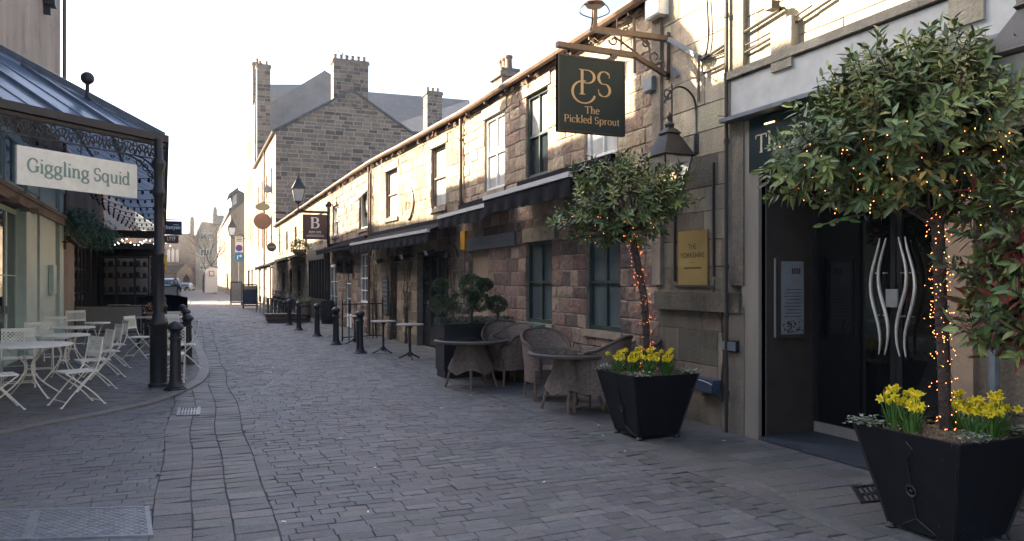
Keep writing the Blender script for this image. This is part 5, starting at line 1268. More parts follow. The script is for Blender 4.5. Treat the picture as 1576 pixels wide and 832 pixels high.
# --- dark terrace further on: shelves, dark tables, reddish chairs ---
sh = thing('shelving_unit', 'black open shelving unit with dark pots and pale panels beneath the canopy end', 'shelves', (-2.6,33.5,0))
mb = MB()
for x in (-3.35,-2.85,-2.2,-1.7): mb.box(x,x+.05,33.4,33.45,0,2.6); mb.box(x,x+.05,33.85,33.9,0,2.6)
for z in (.5,1.2,1.75,2.2,2.6): mb.box(-3.4,-1.6,33.38,33.92,z,z+.04)
mb.build('frame', M['black'], sh); mb = MB()
for z in (1.24,1.79,2.24):
    for k in range(7): mb = MB(); mb.lathe([(.07,0),(.09,.08),(.08,.13+.04*(k%3)),(.03,.18)], (-3.25+.24*k, 33.6, z), 8); mb.build('pot', M['iron'], sh)
mb = MB(); mb.box(-3.3,-1.65,34.2,34.24,1.1,2.55); mb.build('back_panel', M['barrier'], sh)
sv = thing('serving_hut', 'black timber serving hut with a flat dark roof at the end of the canopy', 'hut', (-2.6,36,0))
mb = MB(); mb.box(-3.8,-1.4,35.2,35.3,0,1.25); mb.box(-3.8,-1.4,35.1,36.8,2.95,3.2); mb.box(-1.5,-1.35,35.1,35.25,0,2.95); mb.box(-3.8,-3.65,35.1,35.25,0,2.95); mb.box(-3.8,-1.4,36.7,36.8,0,2.95); mb.build('hut_body', M['black'], sv)
def dark_chair():
    t = thing('wooden_chair', 'x', 'chair'); m = M['copper']; mb = MB()
    for k in range(5): mb.box(-.2,.2,-.2+.08*k,-.135+.08*k,.43,.45)
    mb.build('seat', m, t); mb = MB()
    for s in (-1, 1): mb.beam((.2*s,-.22,0),(.2*s,.22,.85),.03); mb.beam((.17*s,.25,0),(.17*s,-.18,.44),.03)
    mb.build('legs', M['iron'], t); mb = MB()
    for z in (.6,.68,.76): mb.box(-.2,.2,.16+(z-.6)*.3,.18+(z-.6)*.3,z,z+.05)
    mb.build('backrest', m, t); return t
def dark_table():
    t = thing('slatted_table', 'x', 'table'); mb = MB()
    for k in range(7): mb.box(-.35,.35,-.34+.1*k,-.26+.1*k,.72,.74)
    mb.build('tabletop', M['palewood'], t)
    for x in (-.3,.3):
        for y in (-.3,.3): mb = MB(); mb.box(x-.02,x+.02,y-.02,y+.02,0,.72); mb.build('leg', M['iron'], t)
    return t
DC, DT = dark_chair(), dark_table(); k1 = k2 = 0
for i, (x, y, a, s) in enumerate(((-1.35,28.2,90,'nearest reddish wooden chair behind the taupe screen'),(-1.3,30.5,80,'second reddish wooden chair behind the taupe screen'),(-1.1,32.3,95,'third reddish wooden chair, near the black curved planter'),(-.95,22.3,180,'reddish wooden chair by the kerb behind the left bollards'),(-2.9,29,-90,'reddish wooden chair close to the black front'))):
    place(DC, k1, (x,y,.018), R(a), s, 'reddish wooden chairs on the far terrace'); k1 = 1
for i, (x, y, s) in enumerate(((-2.0,28.3,'slatted table behind the taupe screen'),(-1.9,30.8,'slatted table in the middle of the far terrace'),(-.95,23.6,'slatted table by the kerb behind the left bollards'),(-.95,20.6,'slatted table by the kerb, nearest to the bollards'),(-2.6,32,'slatted table beside the shelving unit'))):
    place(DT, k2, (x,y,.018), 0, s, 'slatted tables on the far terrace'); k2 = 1
bp = thing('curved_screen', 'low black curved canvas screen closing the far terrace by the road', 'screen', (-.9,34,0))
mb = MB(); mb.grid(lambda a, b: (-2.0+1.75*a, 33+.9*math.cos(a*3.1-.2)*0+.35*math.sin(a*3.14), b*(.95+.12*math.sin(math.pi*a))), 12, 1); mb.grid(lambda a, b: (-2.0+1.75*a, 33.03+.35*math.sin(a*3.14), b*(.95+.12*math.sin(math.pi*a))), 12, 1)
mb.build('canvas', M['awning'], bp); mb = MB(); mb.tube([(-2.0+1.75*a/12, 33+.35*math.sin(a/12*3.14), .97+.12*math.sin(math.pi*a/12)) for a in range(13)], .025, 6); mb.build('top_rail', M['awning'], bp)
# small A-frame by the car
ab = thing('pavement_sign', 'small pale pavement sign standing beyond the black curved screen', 'pavement sign', (-1.0,38.5,0)); mb = MB(); mb.box(-1.45,-.75,38.5,38.55,.5,1.38); mb.build('board', M['barrier'], ab)
mb = MB(); mb.box(-1.5,-.7,38.48,38.57,1.38,1.43); mb.box(-1.5,-1.45,38.48,38.57,0,1.38); mb.box(-.75,-.7,38.48,38.57,0,1.38); mb.build('frame', M['iron'], ab)
# --- bollards ---
def bollard():
    t = thing('bollard', 'x', 'bollard'); mb = MB()
    mb.lathe([(.12,0),(.12,.05),(.1,.07),(.085,.12),(.078,.16),(.07,.7),(.085,.71),(.085,.74),(.07,.75),(.068,.82),(.09,.85),(.11,.87),(.11,.9),(.085,.93),(.05,.96),(.02,.975)], n=16); mb.build('post', M['iron'], t, smooth=True)
    mb = MB(); mb.lathe([(.16,0),(.16,.02),(.13,.035)], n=8); mb.build('base_plate', M['iron'], t); return t
BL = bollard(); kb_ = 0
for px, py, s, g_ in ((554,543,'nearest of the right hand row of black bollards, beside the bistro tables','r'),(517,530,'second right hand bollard, in front of the railings','r'),(488,517,'middle bollard of the right hand row','r'),(460,508,'fourth right hand bollard, by the stone barrel planter','r'),(445,500,'farthest right hand bollard beside the long wooden trough','r'),
    (270,601,'nearest left bollard, just right of the black canopy column','l'),(289,561,'second left bollard along the curved kerb','l'),(286,538,'third left bollard along the curved kerb','l'),(281,523,'farthest visible left bollard along the kerb','l')):
    p = G(px, py); p.z = .018 if g_ == 'l' else 0
    place(BL, kb_, p, 0, s, 'black cast iron bollards', (1.06,1.06,1.04) if px == 270 else None); kb_ = 1
# --- tall bistro tables ---
def bistro():
    t = thing('bistro_table', 'x', 'table'); mb = MB(); mb.lathe([(.28,.705),(.29,.71),(.29,.725),(.275,.735)], n=28); mb.build('tabletop', M['palewood'], t, smooth=True)
    mb = MB(); mb.lathe([(.05,.05),(.045,.12),(.025,.16),(.03,.3),(.022,.34),(.02,.62),(.04,.66),(.09,.7)], n=12)
    mb.build('column', M['iron'], t, smooth=True)
    for k in range(3):
        a = R(120*k+25); d = Vector((math.cos(a),math.sin(a),0)); mb = MB(); mb.tube(smooth_path([d*.02+Vector((0,0,.14)), d*.1+Vector((0,0,.08)), d*.2+Vector((0,0,.03)), d*.25+Vector((0,0,.015))]), .018, 6); mb.build('foot', M['iron'], t, smooth=True)
    return t
BT = bistro(); kk = 0
for px, py, s in ((631,552,'nearest tall cast iron bistro table in front of the black doors'),(590,543,'middle cast iron bistro table, by the vines'),(546,529,'farthest cast iron bistro table beside the railings')):
    place(BT, kk, G(px, py), R(kk*40), s, 'cast iron bistro tables'); kk = 1
# --- wicker ---
def wicker_chair():
    t = thing('wicker_chair', 'x', 'chair'); W = M['wicker']
    RX, RY = .3, .29
    def ring(a): # a in 0..1 all round from front-left, around back, to front-right
        th = R(-58+296*a); c, s = math.cos(th), math.sin(th); e = .75
        return RX*math.copysign(abs(c)**e, c), RY*math.copysign(abs(s)**e, s)
    def htop(a):
        k = abs(a-.5)*2; return .64+.3*max(0, math.cos(min(1, k*1.25)*math.pi/2))**.8-(.0 if k < .9 else (k-.9)*.6)
    mb = MB()
    for off in (0, -.035):
        def f(a, b, off=off):
            x, y = ring(a); h = .24+(htop(a)-.24)*b; sp = 1+.14*max(0,b-.3)*(1 if y > 0 else .35); k = (1+off/.3)
            return (x*k*sp, y*k*sp+(.06*b if y > 0 else 0), h)
        mb.grid(f, 40, 10, uv=(30, 18))
    mb.build('shell', W, t, smooth=True)
    mb = MB(); P = []
    for k in range(41):
        a = k/40; x, y = ring(a); sp = 1+.14*.7*(1 if y > 0 else .35); P.append(Vector((x*sp*.97, y*sp*.97+(.06 if y > 0 else 0), htop(a)+.005)))
    P = [Vector((P[0].x, P[0].y-.01, .3))]+P+[Vector((P[-1].x, P[-1].y-.01, .3))]
    mb.tube(P, .024, 8); mb.build('rim', W, t, smooth=True)
    mb = MB(); mb.grid(lambda a, b: (-.27+.54*a, -.27+.52*b, .42+.03*math.sin(math.pi*a)**.4*math.sin(math.pi*b)**.4), 8, 8, uv=(28,24)); mb.grid(lambda a, b: (-.27+.54*a, -.272, .24+.18*b), 8, 2, uv=(30,12))
    mb.build('seat', W, t, smooth=True)
    for x, y in ((-.25,-.23),(.25,-.23),(-.23,.25),(.23,.25)): mb = MB(); mb.tube([(x,y,.3),(x*1.04,y*1.08,0)], [.022,.016], 8); mb.build('leg', M['wood'], t)
    return t
def wicker_table():
    t = thing('wicker_table', 'x', 'table'); W = M['wicker']; mb = MB(); mb.lathe([(.5,.68),(.53,.69),(.53,.72),(.5,.735)], n=40); mb.build('rim', W, t, smooth=True)
    mb = MB(); mb.lathe([(.49,.737),(.49,.743)], n=40); mb.build('glass_top', M['glass'], t)
    def f(a, b):
        th = 2*math.pi*a; c, s = math.cos(th), math.sin(th); e = .6; r = .17+.12*(1-b)**1.2; z = .2+.48*b+(.09*(1-b)*abs(math.sin(2*th))**.7 if b < .5 else 0)
        return (r*math.copysign(abs(c)**e, c), r*math.copysign(abs(s)**e, s), z)
    mb = MB(); mb.grid(f, 40, 10, uv=(36,20)); mb.build('pedestal', W, t, smooth=True)
    for x, y in ((1,1),(1,-1),(-1,1),(-1,-1)): mb = MB(); mb.tube([(x*.12,y*.12,.7),(x*.2,y*.2,.3),(x*.26,y*.26,0)], [.02,.02,.017], 8); mb.build('leg', M['wood'], t)
    return t
WC, WT = wicker_chair(), wicker_table()
x, y = gtop(881,540,.74); place(WT, 0, (x,y,0), R(10), 'near wicker table with round top beside the small planter', 'wicker tables', (1.08,1.08,1)); T2 = (x, y)
x, y = gtop(725,521,.74); place(WT, 1, (x,y,0), R(25), 'far wicker table in front of the dark topiary trough', 'wicker tables'); T1 = (x, y)
g_ = 'wicker armchairs'
p = G(772,592); place(WC, 0, (p.x+.12,p.y+.1,0), R(-75), 'wicker armchair in side view, between the two wicker tables', g_)
p = G(842,612); place(WC, 1, (p.x,p.y,0), R(-5), 'wicker armchair with high ribbed back behind the near table, facing the street end', g_)
p = G(925,634); place(WC, 1, (p.x+.02,p.y+.05,0), R(-140), 'nearest wicker armchair, partly hidden by the small planter', g_)
place(WC, 1, (T1[0]+.75,T1[1]+.65,0), R(-30), 'wicker armchair behind the far table, against the wall', g_)
place(WC, 1, (T2[0]+.72,T2[1]-.25,0), R(-100), 'dark wicker armchair by the wall behind the small bay tree trunk', g_)
gb = thing('storage_box', 'dark green plastic box with a sloped lid under the left cottage window', 'storage box', (5.15,11.9,0)); mb = MB(); mb.box(4.95,5.3,11.45,12.15,.35,.8); mb.build('box_body', M['green_box'], gb)
mb = MB(); mb.box8([(4.92,11.42,.8),(5.32,11.42,.86),(5.32,12.18,.86),(4.92,12.18,.8),(4.92,11.42,.84),(5.32,11.42,.92),(5.32,12.18,.92),(4.92,12.18,.84)]); mb.build('lid', M['green_box'], gb); mb = MB(); mb.box(5.0,5.28,11.5,12.1,0,.35); mb.build('stand', M['wood'], gb)
# ---------------- foliage ----------------
GREENS = [(.115,.16,.045),(.09,.135,.04),(.15,.2,.055),(.07,.11,.04),(.19,.23,.065),(.1,.15,.06)]
def leaf(mb, p, d, up, L, W, c, rng):
    d = d.normalized(); s = d.cross(up)
    if s.length < 1e-3: s = Vector((1,0,0))
    s.normalize(); n = s.cross(d).normalized(); w = s*W/2; fold = n*(-W*.14); dr = Vector((0,0,-L*.12*rng.random()))
    a, m1, m2, e = p, p+d*L*.35, p+d*L*.7+dr*.5, p+d*L+dr
    lf, rt = m1+w-fold, m1-w-fold; l2, r2 = m2+w*.75-fold, m2-w*.75-fold
    i = len(mb.v); mb.v += [tuple(q) for q in (a,m1,m2,e,lf,rt,l2,r2)]
    for f in ((0,1,4),(0,5,1),(1,2,6,4),(1,5,7,2),(2,3,6),(2,7,3)): mb.f.append(tuple(i+k for k in f)); mb.c.append(c)
def crown(parent, c, rad, n_shoot, leaf_L, rng, greens=GREENS, lobes=None, trunk_top=None, red=0, name='crown'):
    """shoots with whorled lance leaves through the crown's volume; twigs from the trunk"""
    mb = MB(); tw = MB(); pts = []
    for i in range(n_shoot):
        if lobes:
            lc, lr = rng.choices(lobes, weights=[l[1][0]*l[1][1]*l[1][2] for l in lobes])[0]
        else: lc, lr = c, rad
        v = Vector((rng.gauss(0,1), rng.gauss(0,1), rng.gauss(0,1))).normalized(); r = rng.uniform(.35, 1)**.45
        r *= 1+.45*noise.noise(v*2.4+lc*3)
        p = lc+Vector((v.x*lr[0]*r, v.y*lr[1]*r, v.z*lr[2]*r)); ax = (v+Vector((0,0,.55))+Vector((rng.uniform(-.4,.4),rng.uniform(-.4,.4),rng.uniform(-.2,.3)))).normalized()
        pts.append((p, ax)); sl_ = leaf_L*rng.uniform(.9,1.7); k = rng.randint(7, 12); base = rng.uniform(0, 6.28)
        tone = rng.choice(greens); tl = rng.uniform(.6,1.35); wl_ = rng.uniform(.7,1.15)
        if rng.random() < .04: tone = (.2,.17,.05)
        side = ax.cross(Vector((.3,.2,1))).normalized(); s2 = ax.cross(side)
        for j in range(k):
            a = base+j*2.4; t_ = j/k; q = p+ax*sl_*(t_-.4); out = side*math.cos(a)+s2*math.sin(a)
            d = (out*(1.15-.45*t_)+ax*(.15+.75*t_)+Vector((0,0,-.15))).normalized(); cc = tone
            if red and rng.random() < red: cc = rng.choice([(.2,.03,.025),(.14,.03,.02),(.1,.05,.02)])
            g = tl*rng.uniform(.8,1.2); leaf(mb, q, d, ax, leaf_L*wl_*rng.uniform(.6,1.25), leaf_L*wl_*rng.uniform(.27,.42), (cc[0]*g,cc[1]*g,cc[2]*g), rng)
        tw.tube([p-ax*sl_*.9, p+ax*sl_*.5], .003, 3, cap=False)
    if trunk_top is not None:
        for (p, ax) in rng.sample(pts, min(len(pts), 70)):
            mid = trunk_top.lerp(p, .5)+Vector((rng.uniform(-.06,.06), rng.uniform(-.06,.06), -.04)); tw.tube([trunk_top+Vector((0,0,rng.uniform(-.1,.15))), mid, p-ax*.03], [.013,.008,.004], 4, cap=False)
    o = mb.build(name, M['leaf'], parent); tw.build('branch', M['bark'], parent); return o, pts
def lights_on_trunk(label, P, rad, crownpts, rng, n, nc, tree):
    t = thing('fairy_lights', label, 'fairy lights', P[0]); t['group'] = 'warm fairy lights on the bay trees'
    cbm = MB(); b = MB(); path = []
    m = 140
    for k in range(m):
        s = k/(m-1); i = min(int(s*(len(P)-1)), len(P)-2); q = P[i].lerp(P[i+1], s*(len(P)-1)-i); a = s*2*math.pi*22
        path.append(q+Vector((math.cos(a),math.sin(a),0))*(rad*1.15+.006))
    cbm.tube(path, .003, 3, cap=False)
    for k in range(n):
        q = path[rng.randrange(m)]+Vector((rng.gauss(0,.018),rng.gauss(0,.018),rng.gauss(0,.012))); b.ico(q, rng.uniform(.0017,.003), -1)
    for k in range(nc):
        q, ax = rng.choice(crownpts); q = q+Vector((rng.gauss(0,.04),rng.gauss(0,.04),rng.gauss(0,.04))); b.ico(q, rng.uniform(.002,.0035), -1)
    for k in range(14):
        a, _ = rng.choice(crownpts); c_, _ = rng.choice(crownpts)
        if (a-c_).length < .5: cbm.tube([a, a.lerp(c_,.5)-Vector((0,0,.05)), c_], .002, 3, cap=False)
    cbm.build('cable', M['cable'], t); tag(b.build('bulb', M['bulb'], t), kind='stuff')
def planter(loc, label, sc=1.0, bb=.235, tt=.385, H=.67):
    t = thing('planter', label, 'planter', loc, 'tapered black metal planters'); L = Vector(loc)
    mb = MB(); z0 = .03
    o = [(-1,-1),(1,-1),(1,1),(-1,1)]; B = [L+Vector((x*bb,y*bb,z0)) for x, y in o]; T = [L+Vector((x*tt,y*tt,H)) for x, y in o]; I = [L+Vector((x*(tt-.03),y*(tt-.03),H)) for x, y in o]; J = [L+Vector((x*(tt-.05),y*(tt-.05),H-.1)) for x, y in o]
    for k in range(4):
        r2 = (k+1) % 4; mb.face([B[k],B[r2],T[r2],T[k]]); mb.face([T[k],T[r2],I[r2],I[k]]); mb.face([I[k],I[r2],J[r2],J[k]])
    mb.face(B); bo = mb.build('panels', M['planter'], t)
    mb = MB()
    for k in range(4):
        mb.beam(B[k], T[k], .016); 
    mb.build('edge_trim', M['planter'], bo)
    for x, y in o: mb = MB(); mb.lathe([(.035,0),(.04,.01),(.02,.035)], L+Vector((x*(bb-.01),y*(bb-.01),0)), 8); mb.build('foot', M['iron'], t)
    # raised ornament on the faces: rod, ring and small knob
    for nx, ny in ((-1,0),):
        mb = MB()
        def q(s, z, out=.006):
            w_ = bb+(tt-bb)*(z-z0)/(H-z0); return L+Vector((nx*(w_+out)+(-ny)*s*w_*0-ny*s, ny*(w_+out)+nx*s, z))
        mb.tube([q(0,.12),q(0,.5)], .006, 5); mb.tube([q(0,.5),q(.06,.58),q(.02,.62)], .004, 4)
        for a0 in (0,): mb.tube([q(.035*math.cos(R(a)), .3+.035*math.sin(R(a)), .01) for a in range(0,361,30)], .008, 5)
        mb.ico(q(0,.3,.01), .014, 0); mb.tube([q(0,.12),q(-.12,.05)], .004, 4); mb.tube([q(0,.12),q(.12,.05)], .004, 4)
        mb.build('ornament', M['iron'], t)
    mb = MB(); rr = random.Random(3)
    mb.grid(lambda a, b: L+Vector(((a*2-1)*(tt-.045), (b*2-1)*(tt-.045), H-.05+.045*math.sin(math.pi*a)*math.sin(math.pi*b)+.01*noise.noise(Vector((a*9,b*9,L.x))))), 16, 16)
    so = mb.build('mulch', M['soil'], t)
    mb = MB()
    for k in range(500): 
        p = L+Vector((rr.uniform(-1,1)*(tt-.06), rr.uniform(-1,1)*(tt-.06), H-.02+rr.uniform(-.01,.02))); a = rr.uniform(0,6.28); d = Vector((math.cos(a),math.sin(a),rr.uniform(-.3,.3)))*.012; mb.beam(p-d, p+d, .009, .005)
    mb.build('bark_chips', M['soil'], t)
    return t
def daffodil_proto():
    t = thing('daffodil_clump', 'x', 'daffodils'); rng = random.Random(4); lv = MB(); st = MB(); fl = MB()
    for k in range(26):
        a = rng.uniform(0,6.28); r = rng.uniform(0,.035); b = Vector((r*math.cos(a), r*math.sin(a), -.02)); L = rng.uniform(.11,.2); d = Vector((math.cos(a)*.3,math.sin(a)*.3,1)).normalized()
        s = Vector((-math.sin(a),math.cos(a),0))*.006; m_ = b+d*L*.6; e = b+d*L+Vector((math.cos(a),math.sin(a),0))*.02
        lv.face([b-s,b+s,m_+s,m_-s]); lv.face([m_-s,m_+s,e])
    for k in range(11):
        a = rng.uniform(0,6.28); r = rng.uniform(.0,.06); h = rng.uniform(.15,.235); e = Vector((math.cos(a)*r*1.5, math.sin(a)*r*1.5, h)); st.tube([Vector((math.cos(a)*r*.4,math.sin(a)*r*.4,0)), e-Vector((0,0,.01))], .003, 4)
        fd = Vector((rng.uniform(-1,.3), rng.uniform(-1,.2), rng.uniform(-.1,.5))).normalized(); x = fd.cross(Vector((0,0,1))).normalized(); y = fd.cross(x)
        for j in range(6):
            b = j*math.pi/3+a; o = x*math.cos(b)+y*math.sin(b); s = (x*-math.sin(b)+y*math.cos(b))*.009; fl.face([e, e+o*.014+s, e+o*.03+fd*.004, e+o*.014-s])
        P = [e+(x*math.cos(j*1.047)+y*math.sin(j*1.047))*.006+fd*.0 for j in range(6)]; Q = [e+(x*math.cos(j*1.047)+y*math.sin(j*1.047))*.011+fd*.022 for j in range(6)]
        for j in range(6): fl.face([P[j],P[(j+1)%6],Q[(j+1)%6],Q[j]], (1,.8,.3))
    lv.build('leaves', M['stemgreen'], t); st.build('stems', M['stemgreen'], t); fl.build('flowers', M['yellow'], t); return t
DF = daffodil_proto(); kd = [0]
def daffs(L, spots, where, H=.67):
    for i, (dx, dy, nm) in enumerate(spots):
        o = place(DF, kd[0], L+Vector((dx,dy,H-.02)), random.uniform(-.7,.7), '%s in the %s' % (nm, where), 'daffodil clumps in the planters', (random.uniform(1.1,1.4),)*2+(random.uniform(.95,1.22),)); kd[0] = 1
def ivy(L, corners, where, H=.67, tt=.385):
    for i, (dx, dy, nm) in enumerate(corners):
        rng = random.Random(i+int(L.y*10)); t = thing('ivy_plant', '%s of the %s' % (nm, where), 'ivy', L+Vector((dx,dy,H)), 'variegated ivy on the planter rims'); mb = MB()
        for k in range(110):
            p = L+Vector((dx+rng.gauss(0,.06),dy+rng.gauss(0,.06),H+.005+abs(rng.gauss(0,.02)))); a = rng.uniform(0,6.28); d = Vector((math.cos(a),math.sin(a),rng.uniform(-.2,.5))); leaf(mb, p, d, Vector((0,0,1)), .03, .026, rng.choice([(.2,.24,.18),(.1,.15,.09),(.28,.3,.24)]), rng)
        mb.build('leaves', M['leaf'], t)
L1p = Vector((4.42,6.95,0)); planter(L1p, 'small tapered black planter with daffodils, in front of the near wicker table')
L2p = Vector((4.48,3.5,0)); planter(L2p, 'large near tapered black planter at the right edge with daffodils')
nm_ = ['left front daffodil clump','left daffodil clump','middle daffodil clump','front centre daffodil clump','right daffodil clump','far right daffodil clump','back daffodil clump']
daffs(L1p, list(zip((-.24,-.2,-.05,-.1,.12,.24,.1),(.18,-.02,.12,-.2,-.18,-.05,.1),nm_)), 'small planter')
daffs(L2p, list(zip((-.22,-.26,-.12,.02,.1,.22,.12,),(.2,.03,.2,-.18,-.24,-.2,.0),nm_)), 'large near planter')
ivy(L1p, ((-.34,.3,'ivy on the left corner'),(-.3,-.32,'ivy on the front corner'),(.32,-.3,'ivy on the right corner')), 'small planter')
ivy(L2p, ((-.34,.32,'ivy on the left corner'),(-.2,-.34,'ivy on the front corner'),(.32,-.32,'ivy on the right corner')), 'large near planter')
# small bay tree
rng = random.Random(21)
t = thing('bay_tree', 'small standard bay tree with round crown in the small planter beneath the pub sign', 'tree', L1p)
TP = smooth_path([L1p+Vector((.0,.0,.62)), AT(993,480,7.85), AT(986,430,7.85), AT(977,385,7.85), AT(970,352,7.85)])
mb = MB(); mb.tube(TP, .037, 10); mb.build('trunk', M['bark'], t, smooth=True)
c = AT(958,318,7.85)
lobes = [(c,(.55,.5,.36)), (AT(905,335,7.8),(.3,.3,.24)), (AT(1010,285,7.9),(.32,.32,.22)), (AT(925,272,7.8),(.28,.28,.2)), (AT(1035,300,7.9),(.22,.25,.2)), (AT(965,258,7.9),(.25,.25,.14))]
o, pts = crown(t, c, None, 460, .082, rng, lobes=lobes, trunk_top=TP[-1])
lights_on_trunk('warm fairy lights wound round the trunk of the small bay tree', TP, .037, [p for p in pts if p[0].z < c.z-.1], rng, 200, 40, t)
# large bay tree
t = thing('bay_tree', 'large bay tree with broad wild crown in the large near planter', 'tree', L2p)
zt = 4.85
TP = smooth_path([L2p+Vector((0,0,.62)), AT(1452,540,zt), AT(1448,470,zt), AT(1446,400,zt), AT(1442,330,zt)])
mb = MB(); mb.tube(TP, .037, 10); mb.build('trunk', M['bark'], t, smooth=True)
def A5(px, py, dz=0): return AT(px, py, zt+dz)
lobes = [(A5(1400,200),(.62,.6,.48)), (A5(1280,235),(.35,.35,.24)), (A5(1225,270,.1),(.24,.25,.15)), (A5(1330,150),(.3,.3,.2)), (A5(1420,120),(.4,.4,.26)), (A5(1490,160),(.34,.38,.34)), (A5(1540,250),(.36,.4,.36)), (A5(1470,80),(.2,.2,.16)), (A5(1500,300),(.35,.35,.2)), (A5(1310,300,.1),(.22,.25,.1))]
o, pts = crown(t, A5(1400,200), None, 1060, .088, rng, lobes=lobes, trunk_top=TP[-1])
# a few stray long shoots above and beside the crown
mb = MB(); tw = MB()
for (a, b) in (((1475,70),(1465,28)),((1345,130),(1352,45)),((1290,180),(1262,150)),((1215,250),(1172,262)),((1330,330),(1270,345)),((1420,70),(1432,40))):
    p, q = A5(*a), A5(*b); tw.tube([p,q], [.006,.003], 4)
    for k in range(12):
        s = k/11; c_ = p.lerp(q, s); an = k*2.4; d = ((q-p).normalized()*.7+Vector((math.cos(an),math.sin(an),.1))).normalized(); leaf(mb, c_, d, (q-p).normalized(), .09, .03, jit((.08,.14,.035), .2), rng)
mb.build('shoot_leaves', M['leaf'], t); tw.build('branch', M['bark'], t)
mb = MB()
for k in range(26):
    p = A5(1415,272,-.5)+Vector((rng.gauss(0,.07),rng.gauss(0,.06),rng.gauss(0,.06))); leaf(mb, p, Vector((rng.uniform(-1,1),rng.uniform(-1,1),-.5)), Vector((0,0,1)), .085, .034, jit((.28,.2,.05),.2), rng)
mb.build('yellowed_leaves', M['leaf'], t)
lights_on_trunk('warm fairy lights wound round the trunk and lower crown of the large bay tree', TP, .037, [p for p in pts if p[0].z < A5(1400,215).z], rng, 260, 330, t)
# red-tinged shrub at the right edge
L3p = Vector((5.02,2.35,0)); planter(L3p, 'third tapered planter hidden at the right edge beyond the large one')
t = thing('photinia_shrub', 'shrub with large glossy red tinged leaves hanging at the right edge', 'shrub', L3p)
rng = random.Random(8); zs = 4.25
TP = [L3p+Vector((0,0,.6)), AT(1640,500,zs), AT(1620,420,zs)]; mb = MB(); mb.tube(smooth_path(TP), .035, 8); mb.build('trunk', M['bark'], t)
lobes = [(AT(1560,430,zs+.2),(.27,.3,.24)), (AT(1510,400,zs+.3),(.17,.2,.13)), (AT(1530,500,zs+.2),(.2,.2,.16)), (AT(1600,350,zs),(.3,.3,.3)), (AT(1640,450,zs),(.35,.35,.4))]
crown(t, None, None, 300, .105, rng, lobes=lobes, trunk_top=TP[-1], red=.2)
# ---- topiary trough ----
tt_ = thing('trough_planter', 'tall dark square trough planter behind the far wicker table', 'planter', (4.5,12.5,0))
mb = MB(); mb.box(3.85,5.15,12.25,12.75,.12,.9); mb.box(3.83,5.17,12.23,12.77,.84,.905); mb.build('trough', M['lead'] if False else M['black'], tt_)
mb = MB(); mb.box(3.87,5.13,12.27,12.73,0,.12); mb.build('plinth', M['iron'], tt_)
def clump(t, c, r, n, L, rng, name='foliage', sq=.8, pal=None):
    mb = MB()
    for k in range(n):
        v = Vector((rng.gauss(0,1),rng.gauss(0,1),rng.gauss(0,1))).normalized(); p = c+Vector((v.x*r,v.y*r,v.z*r*sq))*rng.uniform(.6,1.08)
        d = (v+Vector((rng.uniform(-.6,.6),rng.uniform(-.6,.6),rng.uniform(-.3,.8)))); leaf(mb, p, d, v, L*rng.uniform(.7,1.3), L*.4, jit(rng.choice(pal or GREENS[:4]), .25), rng)
    return mb.build(name, M['leaf'], t)
rng = random.Random(12); DKG = [(.03,.06,.025),(.045,.08,.03),(.025,.045,.02)]
for (px, zb, cl, lb_) in ((679,12.9,((679,468,.2),(679,438,.13)),'cloud pruned topiary with two pompoms, leftmost in the dark trough'),(725,13.0,((715,464,.25),(738,464,.2),(725,437,.2),(746,438,.13)),'largest cloud pruned topiary in the middle of the dark trough'),(765,13.1,((765,468,.17),),'low pompom topiary at the right end of the dark trough')):
    b_ = AT(px, 500, zb); t = thing('topiary', lb_, 'topiary', b_, 'cloud pruned topiaries')
    mb = MB(); mb.tube([b_-Vector((0,0,.05)), b_+Vector((.02,0,.3)), AT(cl[-1][0],cl[-1][1],zb)], .018, 6); mb.build('stem', M['bark'], t)
    for q in cl: clump(t, AT(q[0],q[1],zb), q[2]*.95, 1700, .036, rng, 'pompom', pal=DKG)
t = thing('trough_hedge', 'low clipped greenery filling the top of the dark trough', 'plants', (4.5,12.5,.9))
mb = MB()
for k in range(3500): 
    p = Vector((rng.uniform(3.85,5.15), rng.uniform(12.25,12.75), .88+.12*rng.random())); leaf(mb, p, Vector((rng.uniform(-1,1),rng.uniform(-1,1),.8)), Vector((0,0,1)), .035, .014, jit(rng.choice(DKG),.25), rng)
mb.build('foliage', M['leaf'], t)
# ---- wall fittings on cottages ----
def flood(px, py, fr, label):
    u_, v_ = fr.hit(px, py, .15); t = thing('heater_lamp', label, 'floodlight', fr.p(u_,v_,.0), 'small white framed floodlights above the doors'); mb = MB()
    mb.box8([fr.p(u_-.1,v_-.07,.3),fr.p(u_+.1,v_-.07,.3),fr.p(u_+.1,v_-.03,.12),fr.p(u_-.1,v_-.03,.12),fr.p(u_-.1,v_+.03,.34),fr.p(u_+.1,v_+.03,.34),fr.p(u_+.1,v_+.08,.14),fr.p(u_-.1,v_+.08,.14)]); mb.tube([fr.p(u_,v_,.0),fr.p(u_,v_,.15)], .015, 5); mb.build('housing', M['iron'], t)
    mb = MB(); mb.box8([fr.p(u_-.1,v_-.072,.301),fr.p(u_+.1,v_-.072,.301),fr.p(u_+.1,v_-.07,.29),fr.p(u_-.1,v_-.07,.29),fr.p(u_-.1,v_+.03,.345),fr.p(u_+.1,v_+.03,.345),fr.p(u_+.1,v_+.03,.33),fr.p(u_-.1,v_+.03,.33)]); mb.build('lens', M['white'], t)
flood(666,388,FC,'rightmost small floodlight above the black folding doors'); flood(628,394,FC,'middle small floodlight, above the vines'); flood(587,402,FC,'leftmost small floodlight, near the drainpipes')
